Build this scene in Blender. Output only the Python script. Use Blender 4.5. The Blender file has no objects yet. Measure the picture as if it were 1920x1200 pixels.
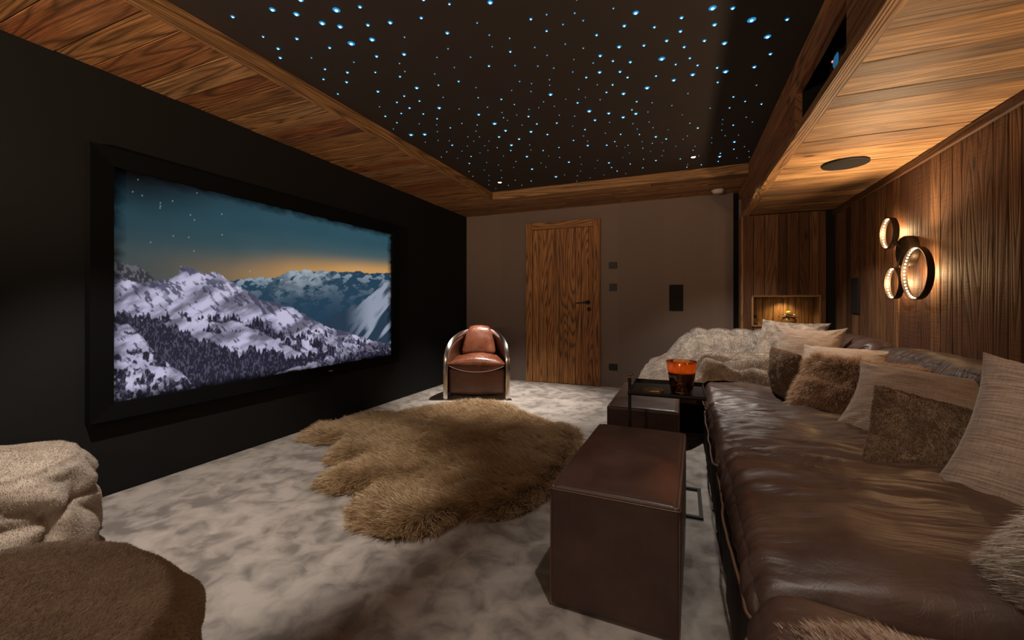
import bpy, math, random
import numpy as np
from mathutils import Vector, Matrix

sc = bpy.context.scene
COL = sc.collection
random.seed(7)

# ------------------------------------------------------------------ camera, world, lights, exposure
THETA = math.atan(320 / 775.0)
CAM_H = 1.03
cd = bpy.data.cameras.new('camera')
cam = bpy.data.objects.new('camera', cd); COL.objects.link(cam)
cd.sensor_width = 36; cd.lens = 775 / 1920 * 36
cd.shift_y = -29 / 1920
cd.clip_start = .02; cd.clip_end = 60
cam.location = (0, 0, CAM_H); cam.rotation_euler = (math.pi / 2, 0, THETA)
sc.camera = cam

vs = sc.view_settings
vs.view_transform = 'Standard'; vs.look = 'None'; vs.exposure = 0.0; vs.gamma = 1.0; vs.use_curve_mapping = False

w = bpy.data.worlds.new('world'); sc.world = w; w.use_nodes = True
w.node_tree.nodes['Background'].inputs[0].default_value = (1, .75, .55, 1)
w.node_tree.nodes['Background'].inputs[1].default_value = .0

def spot(name, loc, power, col, size=2.0, blend=.7, rad=.03, to=None):
    l = bpy.data.lights.new(name, 'SPOT'); l.energy = power; l.color = col
    l.spot_size = size; l.spot_blend = blend; l.shadow_soft_size = rad
    o = bpy.data.objects.new(name, l); COL.objects.link(o); o.location = loc
    if to: o.rotation_euler = (Vector(to) - Vector(loc)).to_track_quat('-Z', 'Y').to_euler()
    return o
def point(name, loc, power, col, rad=.02):
    l = bpy.data.lights.new(name, 'POINT'); l.energy = power; l.color = col; l.shadow_soft_size = rad
    o = bpy.data.objects.new(name, l); COL.objects.link(o); o.location = loc
    return o
WHITE = (1, .90, .80); WARM = (1, .60, .28)
SPOTS = [(-1.85, 4.13), (.09, 4.09), (-1.85, .67), (.09, .67)]
spot('spot_chair', (-1.85, 4.13, 2.34), 430, WHITE, 1.12, .9, .02)
spot('spot_throw', (.09, 4.09, 2.34), 150, WHITE, 1.7, .8, .02, (.45, 3.95, 0))
spot('spot_pouf', (-1.85, .67, 2.34), 200, WHITE, 1.08, .5, .02, (-2.25, 1.36, 0))
spot('spot_sofa', (.09, .67, 2.34), 66, WHITE, 1.25, .5, .02, (.55, 1.2, 0))
spot('spot_niche', (.983, 5.1, 1.10), 6, (1, .62, .25), 2.3, .8, .01)
for _y, _z in ((3.32, 1.224), (3.69, 1.53), (3.615, 1.176)): point('ring_glow', (1.365, _y, _z), 4.0, (1, .62, .30), .012)
spot('fill_up_front', (1.22, 3.38, 1.30), 52, (1, .70, .42), 2.25, .6, .05, (.95, 3.2, 1.97))  # added warm fill aimed up at the sofa soffit, no fixture of its own
spot('fill_up_rear', (1.22, .9, 1.30), 62, (1, .70, .42), 2.25, .6, .05, (.95, 1.2, 1.97))  # second added upward fill, out of view, no lamp modelled there
point('fill_front', (1.24, 3.36, 1.36), 1.5, WARM, .05)  # added point fill floating in front of the ring lamp
point('fill_rear', (1.24, .75, 1.36), 6, WARM, .05)  # added unseen warm fill for the near cushions, no sconce stands here
point('fill_behind_camera', (-.9, -1.4, 1.75), 40, (1, .74, .54), .12)  # added room fill behind the camera, not a lamp of the room
spot('fill_up_behind_camera', (-1.7, -1.2, 1.25), 330, (1, .72, .48), 2.1, .5, .06, (-1.85, -.35, 2.27))  # added unseen fill that brightens the board soffits from behind the camera
point('candle_flame', (-.005, 2.16, .745), .55, (1, .42, .12), .012)

# ------------------------------------------------------------------ numpy noise
_rng = np.random.RandomState(3)
_P = _rng.permutation(512); _P = np.concatenate([_P, _P, _P]); _G = _rng.rand(512)
def vnoise(x, y, z=0.0):
    x, y, z = np.broadcast_arrays(np.asarray(x, float), np.asarray(y, float), np.asarray(z, float))
    xi, yi, zi = np.floor(x).astype(int), np.floor(y).astype(int), np.floor(z).astype(int)
    fx, fy, fz = x - xi, y - yi, z - zi
    fx = fx * fx * (3 - 2 * fx); fy = fy * fy * (3 - 2 * fy); fz = fz * fz * (3 - 2 * fz)
    def h(a, b, c): return _G[_P[(_P[(_P[a & 511] + b) & 511] + c) & 511]]
    r = 0
    for dx in (0, 1):
        for dy in (0, 1):
            for dz in (0, 1):
                wgt = (fx if dx else 1 - fx) * (fy if dy else 1 - fy) * (fz if dz else 1 - fz)
                r = r + wgt * h(xi + dx, yi + dy, zi + dz)
    return r
def fbm(x, y, z=0.0, o=4):
    a = .5; s = 0; n = 0
    for i in range(o):
        s = s + a * vnoise(x * 2 ** i + 17 * i, y * 2 ** i + 5 * i, z * 2 ** i); n += a; a *= .5
    return s / n
def ridge(x, y, z=0.0, o=3): return 1 - np.abs(2 * fbm(x, y, z, o) - 1) * 2
def sstep(a, b, x):
    t = np.clip((x - a) / (b - a), 0, 1); return t * t * (3 - 2 * t)

# ------------------------------------------------------------------ object helpers
def props(o, label=None, cat=None, group=None, kind=None):
    if label: o['label'] = label
    if cat: o['category'] = cat
    if group: o['group'] = group
    if kind: o['kind'] = kind
    return o
def thing(name, label, cat, loc, group=None):
    o = bpy.data.objects.new(name, None); COL.objects.link(o); o.location = loc
    o.empty_display_size = .05
    return props(o, label, cat, group)
def mesh(name, V, F, mat, parent=None, smooth=True, uv=None, attrs=None, loc=None, mats=None, midx=None):
    """V, F in world coordinates; parents are unrotated empties/meshes whose origin we subtract"""
    V = np.asarray(V, float).reshape(-1, 3)
    org = np.zeros(3)
    if parent is not None:
        p = parent
        while p is not None: org += np.array(p.location); p = p.parent
    l = np.array(loc, float) if loc is not None else np.zeros(3)
    V = V - org - l
    me = bpy.data.meshes.new(name)
    if isinstance(F, np.ndarray):
        k = F.shape[1]; n = len(F)
        me.vertices.add(len(V)); me.vertices.foreach_set('co', V.ravel())
        me.loops.add(n * k); me.loops.foreach_set('vertex_index', F.ravel().astype(np.int32))
        me.polygons.add(n); me.polygons.foreach_set('loop_start', np.arange(0, n * k, k, dtype=np.int32))
        me.polygons.foreach_set('loop_total', np.full(n, k, dtype=np.int32))
        me.update(calc_edges=True); me.validate()
    else:
        me.from_pydata([tuple(v) for v in V], [], [tuple(int(i) for i in f) for f in F]); me.update()
    me.polygons.foreach_set('use_smooth', np.full(len(me.polygons), bool(smooth)))
    if uv is not None:
        ul = me.uv_layers.new(name='UVMap'); li = np.empty(len(me.loops), np.int32)
        me.loops.foreach_get('vertex_index', li)
        uv = np.asarray(uv, float); ul.data.foreach_set('uv', (uv[li] if len(uv) == len(V) else uv).ravel())
    for nm, arr in (attrs or {}).items():
        arr = np.asarray(arr, float)
        if arr.ndim == 1:
            a = me.attributes.new(nm, 'FLOAT', 'POINT'); a.data.foreach_set('value', arr)
        else:
            a = me.attributes.new(nm, 'FLOAT_COLOR', 'POINT')
            if arr.shape[1] == 3: arr = np.concatenate([arr, np.ones((len(arr), 1))], 1)
            a.data.foreach_set('color', arr.ravel())
    for m in (mats or [mat]): me.materials.append(m)
    if midx is not None: me.polygons.foreach_set('material_index', np.asarray(midx, np.int32))
    o = bpy.data.objects.new(name, me); COL.objects.link(o)
    o.location = l
    if parent is not None: o.parent = parent
    return o
def join(parts):
    V = []; F = []; n = 0
    for v, f in parts:
        v = np.asarray(v, float).reshape(-1, 3); V.append(v); F += [tuple(int(i) + n for i in q) for q in f]; n += len(v)
    return np.concatenate(V), F
def box(x0, x1, y0, y1, z0, z1, b=0.0):
    if b <= 0:
        V = [(x, y, z) for z in (z0, z1) for y in (y0, y1) for x in (x0, x1)]
        F = [(0, 2, 3, 1), (4, 5, 7, 6), (0, 1, 5, 4), (2, 6, 7, 3), (0, 4, 6, 2), (1, 3, 7, 5)]
        return np.array(V, float), F
    c = np.array([(x0 + x1) / 2, (y0 + y1) / 2, (z0 + z1) / 2]); h = np.array([abs(x1 - x0), abs(y1 - y0), abs(z1 - z0)]) / 2
    V = []; idx = {}
    for sx in (-1, 1):
        for sy in (-1, 1):
            for sz in (-1, 1):
                for a in range(3):
                    p = h - b; p[a] = h[a]; idx[(sx, sy, sz, a)] = len(V)
                    V.append(c + p * (sx, sy, sz))
    F = []
    for a in range(3):
        o1, o2 = [i for i in range(3) if i != a]
        for s in (-1, 1):
            q = []
            for t1, t2 in ((-1, -1), (1, -1), (1, 1), (-1, 1)):
                k = [0, 0, 0]; k[a] = s; k[o1] = t1; k[o2] = t2; q.append(idx[(*k, a)])
            F.append(tuple(q))
    for a in range(3):
        o1, o2 = [i for i in range(3) if i != a]
        for t1 in (-1, 1):
            for t2 in (-1, 1):
                k = [0, 0, 0]; k[o1] = t1; k[o2] = t2
                k[a] = -1; A = tuple(k); k[a] = 1; B = tuple(k)
                F.append((idx[(*A, o1)], idx[(*B, o1)], idx[(*B, o2)], idx[(*A, o2)]))
    for sx in (-1, 1):
        for sy in (-1, 1):
            for sz in (-1, 1): F.append(tuple(idx[(sx, sy, sz, a)] for a in range(3)))
    V = np.array(V); out = []
    for f in F:
        n = np.cross(V[f[1]] - V[f[0]], V[f[2]] - V[f[0]])
        out.append(f if n @ (V[list(f)].mean(0) - c) > 0 else tuple(reversed(f)))
    return V, out
def grid(nu, nv, wu=False, wv=False):
    F = []
    for i in range(nu if wu else nu - 1):
        for j in range(nv if wv else nv - 1):
            a = i * nv + j; b = ((i + 1) % nu) * nv + j; c = ((i + 1) % nu) * nv + (j + 1) % nv; d = i * nv + (j + 1) % nv
            F.append((a, b, c, d))
    return np.array(F)
def lathe(c, prof, n=32, axis='z', caps=True):
    """prof: list of (r, h)"""
    c = np.array(c, float); V = []
    ax = {'z': (0, 1, 2), 'x': (1, 2, 0), 'y': (2, 0, 1)}[axis]
    for r, h in prof:
        for k in range(n):
            a = 2 * math.pi * k / n; p = np.zeros(3)
            p[ax[0]] = r * math.cos(a); p[ax[1]] = r * math.sin(a); p[ax[2]] = h; V.append(c + p)
    F = []
    for i in range(len(prof) - 1):
        for k in range(n):
            F.append((i * n + k, i * n + (k + 1) % n, (i + 1) * n + (k + 1) % n, (i + 1) * n + k))
    if caps: F.append(tuple(reversed(range(n)))); F.append(tuple((len(prof) - 1) * n + k for k in range(n)))
    return np.array(V), F
def tube(path, r, n=8, closed=False, flat=None):
    """round tube (or flat bar when flat=(w,t,normals)) along path"""
    P = np.asarray(path, float); m = len(P)
    T = np.roll(P, -1, 0) - np.roll(P, 1, 0)
    if not closed: T[0] = P[1] - P[0]; T[-1] = P[-1] - P[-2]
    T /= np.linalg.norm(T, axis=1)[:, None] + 1e-12
    up = np.array([0, 0, 1.0]) if abs(T[0][2]) < .9 else np.array([1.0, 0, 0])
    V = []; prev = None
    for i in range(m):
        if prev is None: N = np.cross(T[i], up)
        else: N = prev - T[i] * (prev @ T[i])
        N /= np.linalg.norm(N); prev = N; B = np.cross(T[i], N)
        rr = r[i] if hasattr(r, '__len__') else r
        for k in range(n):
            a = 2 * math.pi * k / n; V.append(P[i] + rr * (math.cos(a) * N + math.sin(a) * B))
    F = [tuple(f) for f in grid(m, n, closed, True)]
    if not closed: F.append(tuple(reversed(range(n)))); F.append(tuple((m - 1) * n + k for k in range(n)))
    return np.array(V), F
def puffbox(c, half, r, n, bulge=0.0, side=0.0, fn=None):
    c = np.array(c, float); h = np.array(half, float); pts = []; quads = []; base = 0
    for a in range(3):
        o1, o2 = [i for i in range(3) if i != a]
        # denser near the edges
        g1 = np.sin(np.linspace(-1, 1, n[o1] + 1) * math.pi / 2 * .96) / math.sin(math.pi / 2 * .96)
        g2 = np.sin(np.linspace(-1, 1, n[o2] + 1) * math.pi / 2 * .96) / math.sin(math.pi / 2 * .96)
        for s in (-1, 1):
            A, B = np.meshgrid(g1, g2, indexing='ij'); P = np.zeros(A.shape + (3,))
            P[..., o1] = A; P[..., o2] = B; P[..., a] = s; P = P.reshape(-1, 3)
            G = grid(n[o1] + 1, n[o2] + 1)
            flip = (s > 0) if a != 1 else (s < 0)
            quads.append((G if flip else G[:, ::-1]) + base); base += len(P); pts.append(P)
    P = np.concatenate(pts); Q = np.concatenate(quads)
    key, inv = np.unique(np.round(P, 5), axis=0, return_inverse=True); inv = inv.ravel(); P = key; Q = inv[Q]
    p = P * h; inner = np.clip(p, -(h - r), h - r); dv = p - inner; L = np.linalg.norm(dv, axis=1)
    q = inner + dv / np.maximum(L, 1e-9)[:, None] * np.minimum(L, r)[:, None]
    q = np.where((L > 0)[:, None], q, p)
    X, Y, Z = P[:, 0], P[:, 1], P[:, 2]
    q[:, 2] += bulge * (1 - X ** 2) ** .7 * (1 - Y ** 2) ** .7 * np.clip(Z, 0, 1)
    q[:, 0] += side * X * (1 - Y ** 2) * (1 - Z ** 2); q[:, 1] += side * Y * (1 - X ** 2) * (1 - Z ** 2)
    q = q + c
    if fn is not None: q = fn(q, P)
    return q, Q
def path_loop(x0, x1, y0, y1, z, r, n=10, wav=0.0, seed=0):
    pts = []
    for cx, cy, a0 in ((x1 - r, y1 - r, 0), (x0 + r, y1 - r, 90), (x0 + r, y0 + r, 180), (x1 - r, y0 + r, 270)):
        for k in range(n + 1):
            a = math.radians(a0 + 90 * k / n); pts.append((cx + r * math.cos(a), cy + r * math.sin(a), z))
    out = []
    for i in range(len(pts)):
        a = np.array(pts[i]); b = np.array(pts[(i + 1) % len(pts)]); L = np.linalg.norm(b - a); m = max(1, int(L / .02))
        for k in range(m): out.append(a + (b - a) * k / m)
    out = np.array(out)
    if wav:
        out[:, 0] += wav * (vnoise(out[:, 1] * 9, out[:, 0] * 9, seed) - .5)
        out[:, 2] += wav * (vnoise(out[:, 1] * 12, out[:, 0] * 12, seed + 9) - .5)
    return out

# ------------------------------------------------------------------ material helpers
class NT:
    def __init__(s, name):
        s.m = bpy.data.materials.new(name); s.m.use_nodes = True; s.t = s.m.node_tree; s.t.nodes.clear()
        s.out = s.t.nodes.new('ShaderNodeOutputMaterial')
    def n(s, typ, **kw):
        nd = s.t.nodes.new(typ)
        for k, v in kw.items():
            if k.startswith('i_'):
                key = k[2:]; key = int(key) if key.isdigit() else key.replace('_', ' ')
                if isinstance(v, bpy.types.NodeSocket): s.t.links.new(v, nd.inputs[key])
                else: nd.inputs[key].default_value = v
            else: setattr(nd, k, v)
        return nd
    def math(s, op, a, b=None, c=None):
        nd = s.t.nodes.new('ShaderNodeMath'); nd.operation = op
        for i, v in enumerate((a, b, c)):
            if v is None: continue
            if isinstance(v, bpy.types.NodeSocket): s.t.links.new(v, nd.inputs[i])
            else: nd.inputs[i].default_value = v
        return nd.outputs[0]
    def mix(s, f, a, b, mode='MIX'):
        nd = s.t.nodes.new('ShaderNodeMix'); nd.data_type = 'RGBA'; nd.blend_type = mode
        for i, v in ((0, f), (6, a), (7, b)):
            if isinstance(v, bpy.types.NodeSocket): s.t.links.new(v, nd.inputs[i])
            else: nd.inputs[i].default_value = v if i == 0 else (*v[:3], 1)
        return nd.outputs[2]
    def ramp(s, f, stops, interp='LINEAR'):
        nd = s.t.nodes.new('ShaderNodeValToRGB'); s.t.links.new(f, nd.inputs[0]); cr = nd.color_ramp; cr.interpolation = interp
        while len(cr.elements) < len(stops): cr.elements.new(.5)
        for e, (p, c) in zip(cr.elements, stops):
            e.position = p; e.color = (*c, 1) if len(c) == 3 else c
        return nd.outputs[0]
    def done(s, sh): s.t.links.new(sh, s.out.inputs[0]); return s.m
    def vec(s, x, y, z):
        nd = s.t.nodes.new('ShaderNodeCombineXYZ')
        for i, v in enumerate((x, y, z)):
            if isinstance(v, bpy.types.NodeSocket): s.t.links.new(v, nd.inputs[i])
            else: nd.inputs[i].default_value = v
        return nd.outputs[0]
    def noise(s, v, scale, detail=3, rough=.5, dist=0):
        nd = s.n('ShaderNodeTexNoise', i_Vector=v, i_Scale=scale, i_Detail=detail, i_Roughness=rough, i_Distortion=dist)
        return nd.outputs[0]
    def pr(s, **kw): return s.n('ShaderNodeBsdfPrincipled', **kw)
    def bump(s, h, strength, dist=.01, normal=None):
        kw = dict(i_Height=h, i_Strength=strength, i_Distance=dist)
        if normal is not None: kw['i_Normal'] = normal
        return s.n('ShaderNodeBump', **kw).outputs[0]
    def geo(s): return s.n('ShaderNodeNewGeometry').outputs['Position']
def G(a): return (a, a, a)

def wood(name, tones, dark=(.035, .016, .008), ringk=15, ringamt=.55, rough=.6, saw=0.0, bump=.35):
    m = NT(name)
    uv = m.n('ShaderNodeTexCoord').outputs['UV']; sp = m.n('ShaderNodeSeparateXYZ', i_0=uv)
    u, v = sp.outputs[0], sp.outputs[1]
    pr = m.n('ShaderNodeAttribute', attribute_name='pr').outputs['Fac']
    off = m.math('MULTIPLY', pr, 37.0)
    n1 = m.noise(m.vec(m.math('MULTIPLY', u, .42), m.math('MULTIPLY', v, 5.5), off), 1.25, 1.2, .35, .15)
    ph = m.math('MULTIPLY', n1, float(ringk))
    ring = m.math('ABSOLUTE', m.math('SUBTRACT', m.math('MULTIPLY', m.math('FRACT', ph), 2.0), 1.0))
    line = m.math('MULTIPLY', m.ramp(ring, [(0, G(0)), (.45, G(.08)), (.82, G(.7)), (1, G(1))]), m.math('ADD', .45, m.math('MULTIPLY', m.noise(m.vec(m.math('MULTIPLY', u, 1.0), m.math('MULTIPLY', v, 8.0), off), 2.0, 2), 1.1)))
    fib = m.noise(m.vec(m.math('MULTIPLY', u, 5.0), m.math('MULTIPLY', v, 190.0), off), 1.0, 3, .6)
    fib2 = m.noise(m.vec(m.math('MULTIPLY', u, 2.2), m.math('MULTIPLY', v, 40.0), off), 1.0, 3, .6)
    vo = m.n('ShaderNodeTexVoronoi', i_Vector=m.vec(m.math('MULTIPLY', u, 1.5), m.math('MULTIPLY', v, 4.5), off), i_Scale=1.0)
    knot = m.ramp(vo.outputs['Distance'], [(0, G(1)), (.035, G(.95)), (.075, G(.25)), (.14, G(0))])
    blotch = m.noise(m.vec(m.math('MULTIPLY', u, 1.3), m.math('MULTIPLY', v, 5.0), off), 1.6, 3, .55)
    k = len(tones) - 1
    t0 = m.math('FRACT', m.math('MULTIPLY', pr, 7.31))
    tone = m.ramp(m.math('ADD', m.math('MULTIPLY', t0, .86), m.math('MULTIPLY', blotch, .20)), [(i / k, c) for i, c in enumerate(tones)])
    c = m.mix(m.math('MULTIPLY', line, ringamt), tone, dark)
    c = m.mix(m.ramp(fib, [(.42, G(.5)), (.62, G(0))]), c, dark, 'MIX')
    c = m.mix(m.math('MULTIPLY', m.ramp(fib2, [(.5, G(0)), (.72, G(1))]), .45), c, dark)
    c = m.mix(knot, c, (.022, .010, .005))
    h = m.math('ADD', m.math('MULTIPLY', line, -.6), m.math('ADD', m.math('MULTIPLY', fib, .5), m.math('MULTIPLY', fib2, .7)))
    if saw:
        sw = m.noise(m.vec(m.math('MULTIPLY', u, 95.0), m.math('MULTIPLY', v, 5.0), off), 1.0, 1.5)
        h = m.math('ADD', h, m.math('MULTIPLY', sw, saw))
    b = m.bump(h, bump, .006)
    p = m.pr(i_Base_Color=c, i_Roughness=rough, i_Normal=b)
    p.inputs['Specular IOR Level'].default_value = .3
    return m.done(p.outputs[0])

def simple(name, col, rough=.5, metal=0, spec=.5, bumpk=0, scale=200, noisecol=0, coat=0):
    m = NT(name); P = m.geo()
    n1 = m.noise(P, scale, 3)
    c = m.mix(n1, tuple(x * (1 - noisecol) for x in col), tuple(min(1, x * (1 + noisecol)) for x in col)) if noisecol else None
    p = m.pr(i_Roughness=rough, i_Metallic=metal)
    p.inputs['Base Color'].default_value = (*col, 1)
    if c is not None: m.t.links.new(c, p.inputs['Base Color'])
    p.inputs['Specular IOR Level'].default_value = spec
    if bumpk: m.t.links.new(m.bump(n1, bumpk, .004), p.inputs['Normal'])
    if coat: p.inputs['Coat Weight'].default_value = coat
    return m.done(p.outputs[0])
def emis(name, col, st, sampling='AUTO'):
    m = NT(name); e = m.n('ShaderNodeEmission', i_Strength=st); e.inputs[0].default_value = (*col, 1)
    mm = m.done(e.outputs[0]); mm.cycles.emission_sampling = sampling; return mm

def leather(name, c1, c2, rough=.38, fine=.25, crease=.3, cs=14, streak=0):
    m = NT(name); P = m.geo()
    big = m.noise(P, 5, 4, .6); pores = m.n('ShaderNodeTexVoronoi', i_Vector=P, i_Scale=420.0).outputs['Distance']
    cr = m.noise(P, cs, 5, .62, 1.5)
    crl = m.ramp(m.math('ABSOLUTE', m.math('SUBTRACT', cr, .5)), [(0, G(0)), (.035, G(1))])
    col = m.mix(m.ramp(big, [(.35, G(0)), (.68, G(1))]), c1, c2)
    h = m.math('ADD', m.math('MULTIPLY', pores, fine), m.math('MULTIPLY', crl, crease))
    r = m.math('ADD', m.math('MULTIPLY', big, .22), rough - .11)
    nb = m.bump(h, .3, .002)
    if streak:
        sp = m.n('ShaderNodeSeparateXYZ', i_0=P); wv = m.math('MULTIPLY', m.noise(P, 2.2, 2), 7.0)
        vv = m.vec(m.math('MULTIPLY', sp.outputs[0], 3.0), m.math('ADD', m.math('MULTIPLY', sp.outputs[1], 26.0), wv), m.math('MULTIPLY', sp.outputs[2], 5.0))
        s1 = m.noise(vv, 1.0, 3, .5); msk = m.ramp(m.noise(P, 2.6, 2), [(.40, G(.12)), (.62, G(1))])
        nb = m.bump(m.math('MULTIPLY', m.math('MULTIPLY', s1, msk), streak), 1.0, .03, nb)
    p = m.pr(i_Base_Color=col, i_Roughness=r, i_Normal=nb)
    p.inputs['Specular IOR Level'].default_value = .5
    return m.done(p.outputs[0])
def linen(name, c1, c2, sx=1.0):
    m = NT(name)
    uv = m.n('ShaderNodeTexCoord').outputs['UV']; sp = m.n('ShaderNodeSeparateXYZ', i_0=uv)
    u, v = sp.outputs[0], sp.outputs[1]
    s1 = m.noise(m.vec(m.math('MULTIPLY', u, 7.0), m.math('MULTIPLY', v, 170.0), 0.0), 1.0, 3, .6)
    s2 = m.noise(m.vec(m.math('MULTIPLY', u, 200.0), m.math('MULTIPLY', v, 25.0), 3.0), 1.0, 2, .6)
    f = m.math('ADD', m.math('MULTIPLY', s1, .75), m.math('MULTIPLY', s2, .25))
    col = m.mix(m.ramp(f, [(.38, G(0)), (.62, G(1))]), c1, c2)
    p = m.pr(i_Base_Color=col, i_Roughness=.9, i_Normal=m.bump(f, .7, .004)); p.inputs['Specular IOR Level'].default_value = .15
    p.inputs['Sheen Weight'].default_value = .3
    return m.done(p.outputs[0])
def plush(name, c1, c2, scale=9, bumpk=.6):
    m = NT(name); P = m.geo()
    n1 = m.noise(P, scale, 4, .6, .8); n2 = m.noise(P, 260, 3, .7)
    col = m.mix(m.ramp(n1, [(.36, G(0)), (.66, G(1))]), c1, c2)
    h = m.math('ADD', m.math('MULTIPLY', n1, .8), m.math('MULTIPLY', n2, .35))
    p = m.pr(i_Base_Color=col, i_Roughness=.95, i_Normal=m.bump(h, bumpk, .012)); p.inputs['Specular IOR Level'].default_value = .1
    p.inputs['Sheen Weight'].default_value = .2; p.inputs['Sheen Roughness'].default_value = .5
    return m.done(p.outputs[0])
def furmat(name, c1, c2, tip=1.25):
    m = NT(name)
    a = m.n('ShaderNodeAttribute', attribute_name='fur'); sp = m.n('ShaderNodeSeparateColor', i_0=a.outputs['Color'])
    f = m.math('ADD', m.math('MULTIPLY', sp.outputs[0], .45), m.math('MULTIPLY', sp.outputs[2], .55))
    col = m.mix(f, c1, c2)
    col = m.mix(m.math('MULTIPLY', sp.outputs[1], .4), col, tuple(min(1, x * tip * 1.2) for x in c2))
    d = m.n('ShaderNodeBsdfDiffuse', i_Color=col); t = m.n('ShaderNodeBsdfTranslucent', i_Color=col)
    g = m.n('ShaderNodeBsdfGlossy', i_Color=(1, .9, .8, 1), i_Roughness=.45)
    s = m.n('ShaderNodeMixShader', i_0=.35, i_1=d.outputs[0], i_2=t.outputs[0])
    s = m.n('ShaderNodeMixShader', i_0=.04, i_1=s.outputs[0], i_2=g.outputs[0])
    return m.done(s.outputs[0])

def fur(name, V, Q, count, length, width, flow, mat, parent, lean=.6, jit=.35, clump=.5, cfreq=22, seed=0, segs=3, droop=.25, loc=None, region=None, wob=0., pf=6):
    """one mesh of fine tapered fur strands grown on the surface V, Q"""
    rs = np.random.RandomState(seed); Q = np.asarray(Q)
    T = np.concatenate([Q[:, [0, 1, 2]], Q[:, [0, 2, 3]]]) if Q.shape[1] == 4 else Q
    A, B, Cc = V[T[:, 0]], V[T[:, 1]], V[T[:, 2]]
    cr = np.cross(B - A, Cc - A); ar = np.linalg.norm(cr, axis=1)
    if region is not None: ar = ar * region((A + B + Cc) / 3, cr / (np.linalg.norm(cr, axis=1)[:, None] + 1e-12))
    ti = np.searchsorted(np.cumsum(ar) / ar.sum(), rs.rand(count)); ti = np.clip(ti, 0, len(T) - 1)
    # smooth vertex normals
    VN = np.zeros_like(V)
    for k in range(3): np.add.at(VN, T[:, k], cr)
    VN /= np.linalg.norm(VN, axis=1)[:, None] + 1e-12
    r1 = np.sqrt(rs.rand(count)); r2 = rs.rand(count)
    wa, wb, wc = (1 - r1)[:, None], (r1 * (1 - r2))[:, None], (r1 * r2)[:, None]
    P = wa * A[ti] + wb * B[ti] + wc * Cc[ti]
    N = wa * VN[T[ti, 0]] + wb * VN[T[ti, 1]] + wc * VN[T[ti, 2]]; N /= np.linalg.norm(N, axis=1)[:, None] + 1e-12
    Fl = flow(P, N); Fl = Fl - N * (Fl * N).sum(1)[:, None]; Fl /= np.linalg.norm(Fl, axis=1)[:, None] + 1e-9
    f = cfreq
    cl = np.stack([vnoise(P[:, 0] * f, P[:, 1] * f, P[:, 2] * f + 11 * k) - .5 for k in range(3)], 1) * 2
    cl2 = np.stack([vnoise(P[:, 0] * f * 3, P[:, 1] * f * 3, P[:, 2] * f * 3 + 7 * k) - .5 for k in range(3)], 1) * 2
    D = N * (1 - lean * .6) + Fl * lean + cl * clump + cl2 * clump * .5 + rs.randn(count, 3) * jit * .5
    D /= np.linalg.norm(D, axis=1)[:, None]
    dn = (D * N).sum(1); D += N * np.maximum(0, .12 - dn)[:, None]
    L = length * (.65 + .5 * rs.rand(count))
    W = np.cross(D, rs.randn(count, 3)); W /= np.linalg.norm(W, axis=1)[:, None]
    W *= (width * (.7 + .6 * rs.rand(count)))[:, None]
    cols = []; pts = []
    patch = np.clip((fbm(P[:, 0] * pf, P[:, 1] * pf, P[:, 2] * pf + seed, 3) - .5) * 2.4 + .5, 0, 1); rnd = rs.rand(count)
    cur = P.copy(); d = D.copy(); step = L / segs
    for s in range(segs + 1):
        t = s / segs
        if s < segs:
            pts.append(cur - W * (1 - t * .55)); pts.append(cur + W * (1 - t * .55))
            cols += [np.stack([rnd, np.full(count, t), patch], 1)] * 2
        else:
            pts.append(cur); cols.append(np.stack([rnd, np.full(count, t), patch], 1))
        cur = cur + d * step[:, None]
        d = d + Fl * (.22 * lean) - np.array([0, 0, droop]) * (.5 + t) * (1 / segs) * 1.6 + cl2 * wob
        dn = (d * N).sum(1); d += N * np.maximum(0, .02 - dn)[:, None]
        d /= np.linalg.norm(d, axis=1)[:, None]
    k = 2 * segs + 1
    VV = np.stack(pts, 1).reshape(-1, 3); CC = np.stack(cols, 1).reshape(-1, 3)
    b = np.arange(count) * k; Ts = []
    for s in range(segs - 1):
        Ts.append(np.stack([b + 2 * s, b + 2 * s + 1, b + 2 * s + 3], 1)); Ts.append(np.stack([b + 2 * s, b + 2 * s + 3, b + 2 * s + 2], 1))
    Ts.append(np.stack([b + k - 3, b + k - 2, b + k - 1], 1))
    return mesh(name, VV, np.concatenate(Ts), mat, parent, True, attrs={'fur': CC}, loc=loc)

# ------------------------------------------------------------------ materials
M = {}
M['wood_soffit'] = wood('reclaimed_boards_dark', [(.17, .072, .027), (.34, .16, .06), (.48, .235, .085), (.26, .085, .03), (.50, .28, .12), (.22, .115, .055), (.42, .13, .04)], ringamt=.7)
M['wood_light'] = wood('reclaimed_boards_light', [(.42, .215, .08), (.64, .35, .14), (.26, .13, .05), (.72, .43, .19), (.50, .25, .085), (.27, .175, .105), (.36, .19, .08), (.66, .38, .16)], ringk=13, ringamt=.5, bump=.45)
M['wood_wall'] = wood('sawn_wall_boards', [(.07, .028, .011), (.17, .072, .028), (.11, .046, .018), (.25, .12, .048), (.05, .02, .009), (.14, .055, .021)], ringamt=.6, saw=.5, bump=.5, rough=.75)
M['wood_door'] = wood('door_boards', [(.36, .15, .045), (.50, .22, .07), (.42, .165, .05), (.58, .27, .085)], ringk=16, ringamt=.8)
M['wood_trim'] = wood('beam_wood', [(.36, .18, .07), (.42, .22, .09), (.33, .165, .062)], ringk=16, ringamt=.6, bump=.5)
M['wood_niche'] = wood('niche_boards', [(.32, .18, .075), (.42, .25, .11), (.36, .2, .085)], ringk=12, ringamt=.5)

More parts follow.
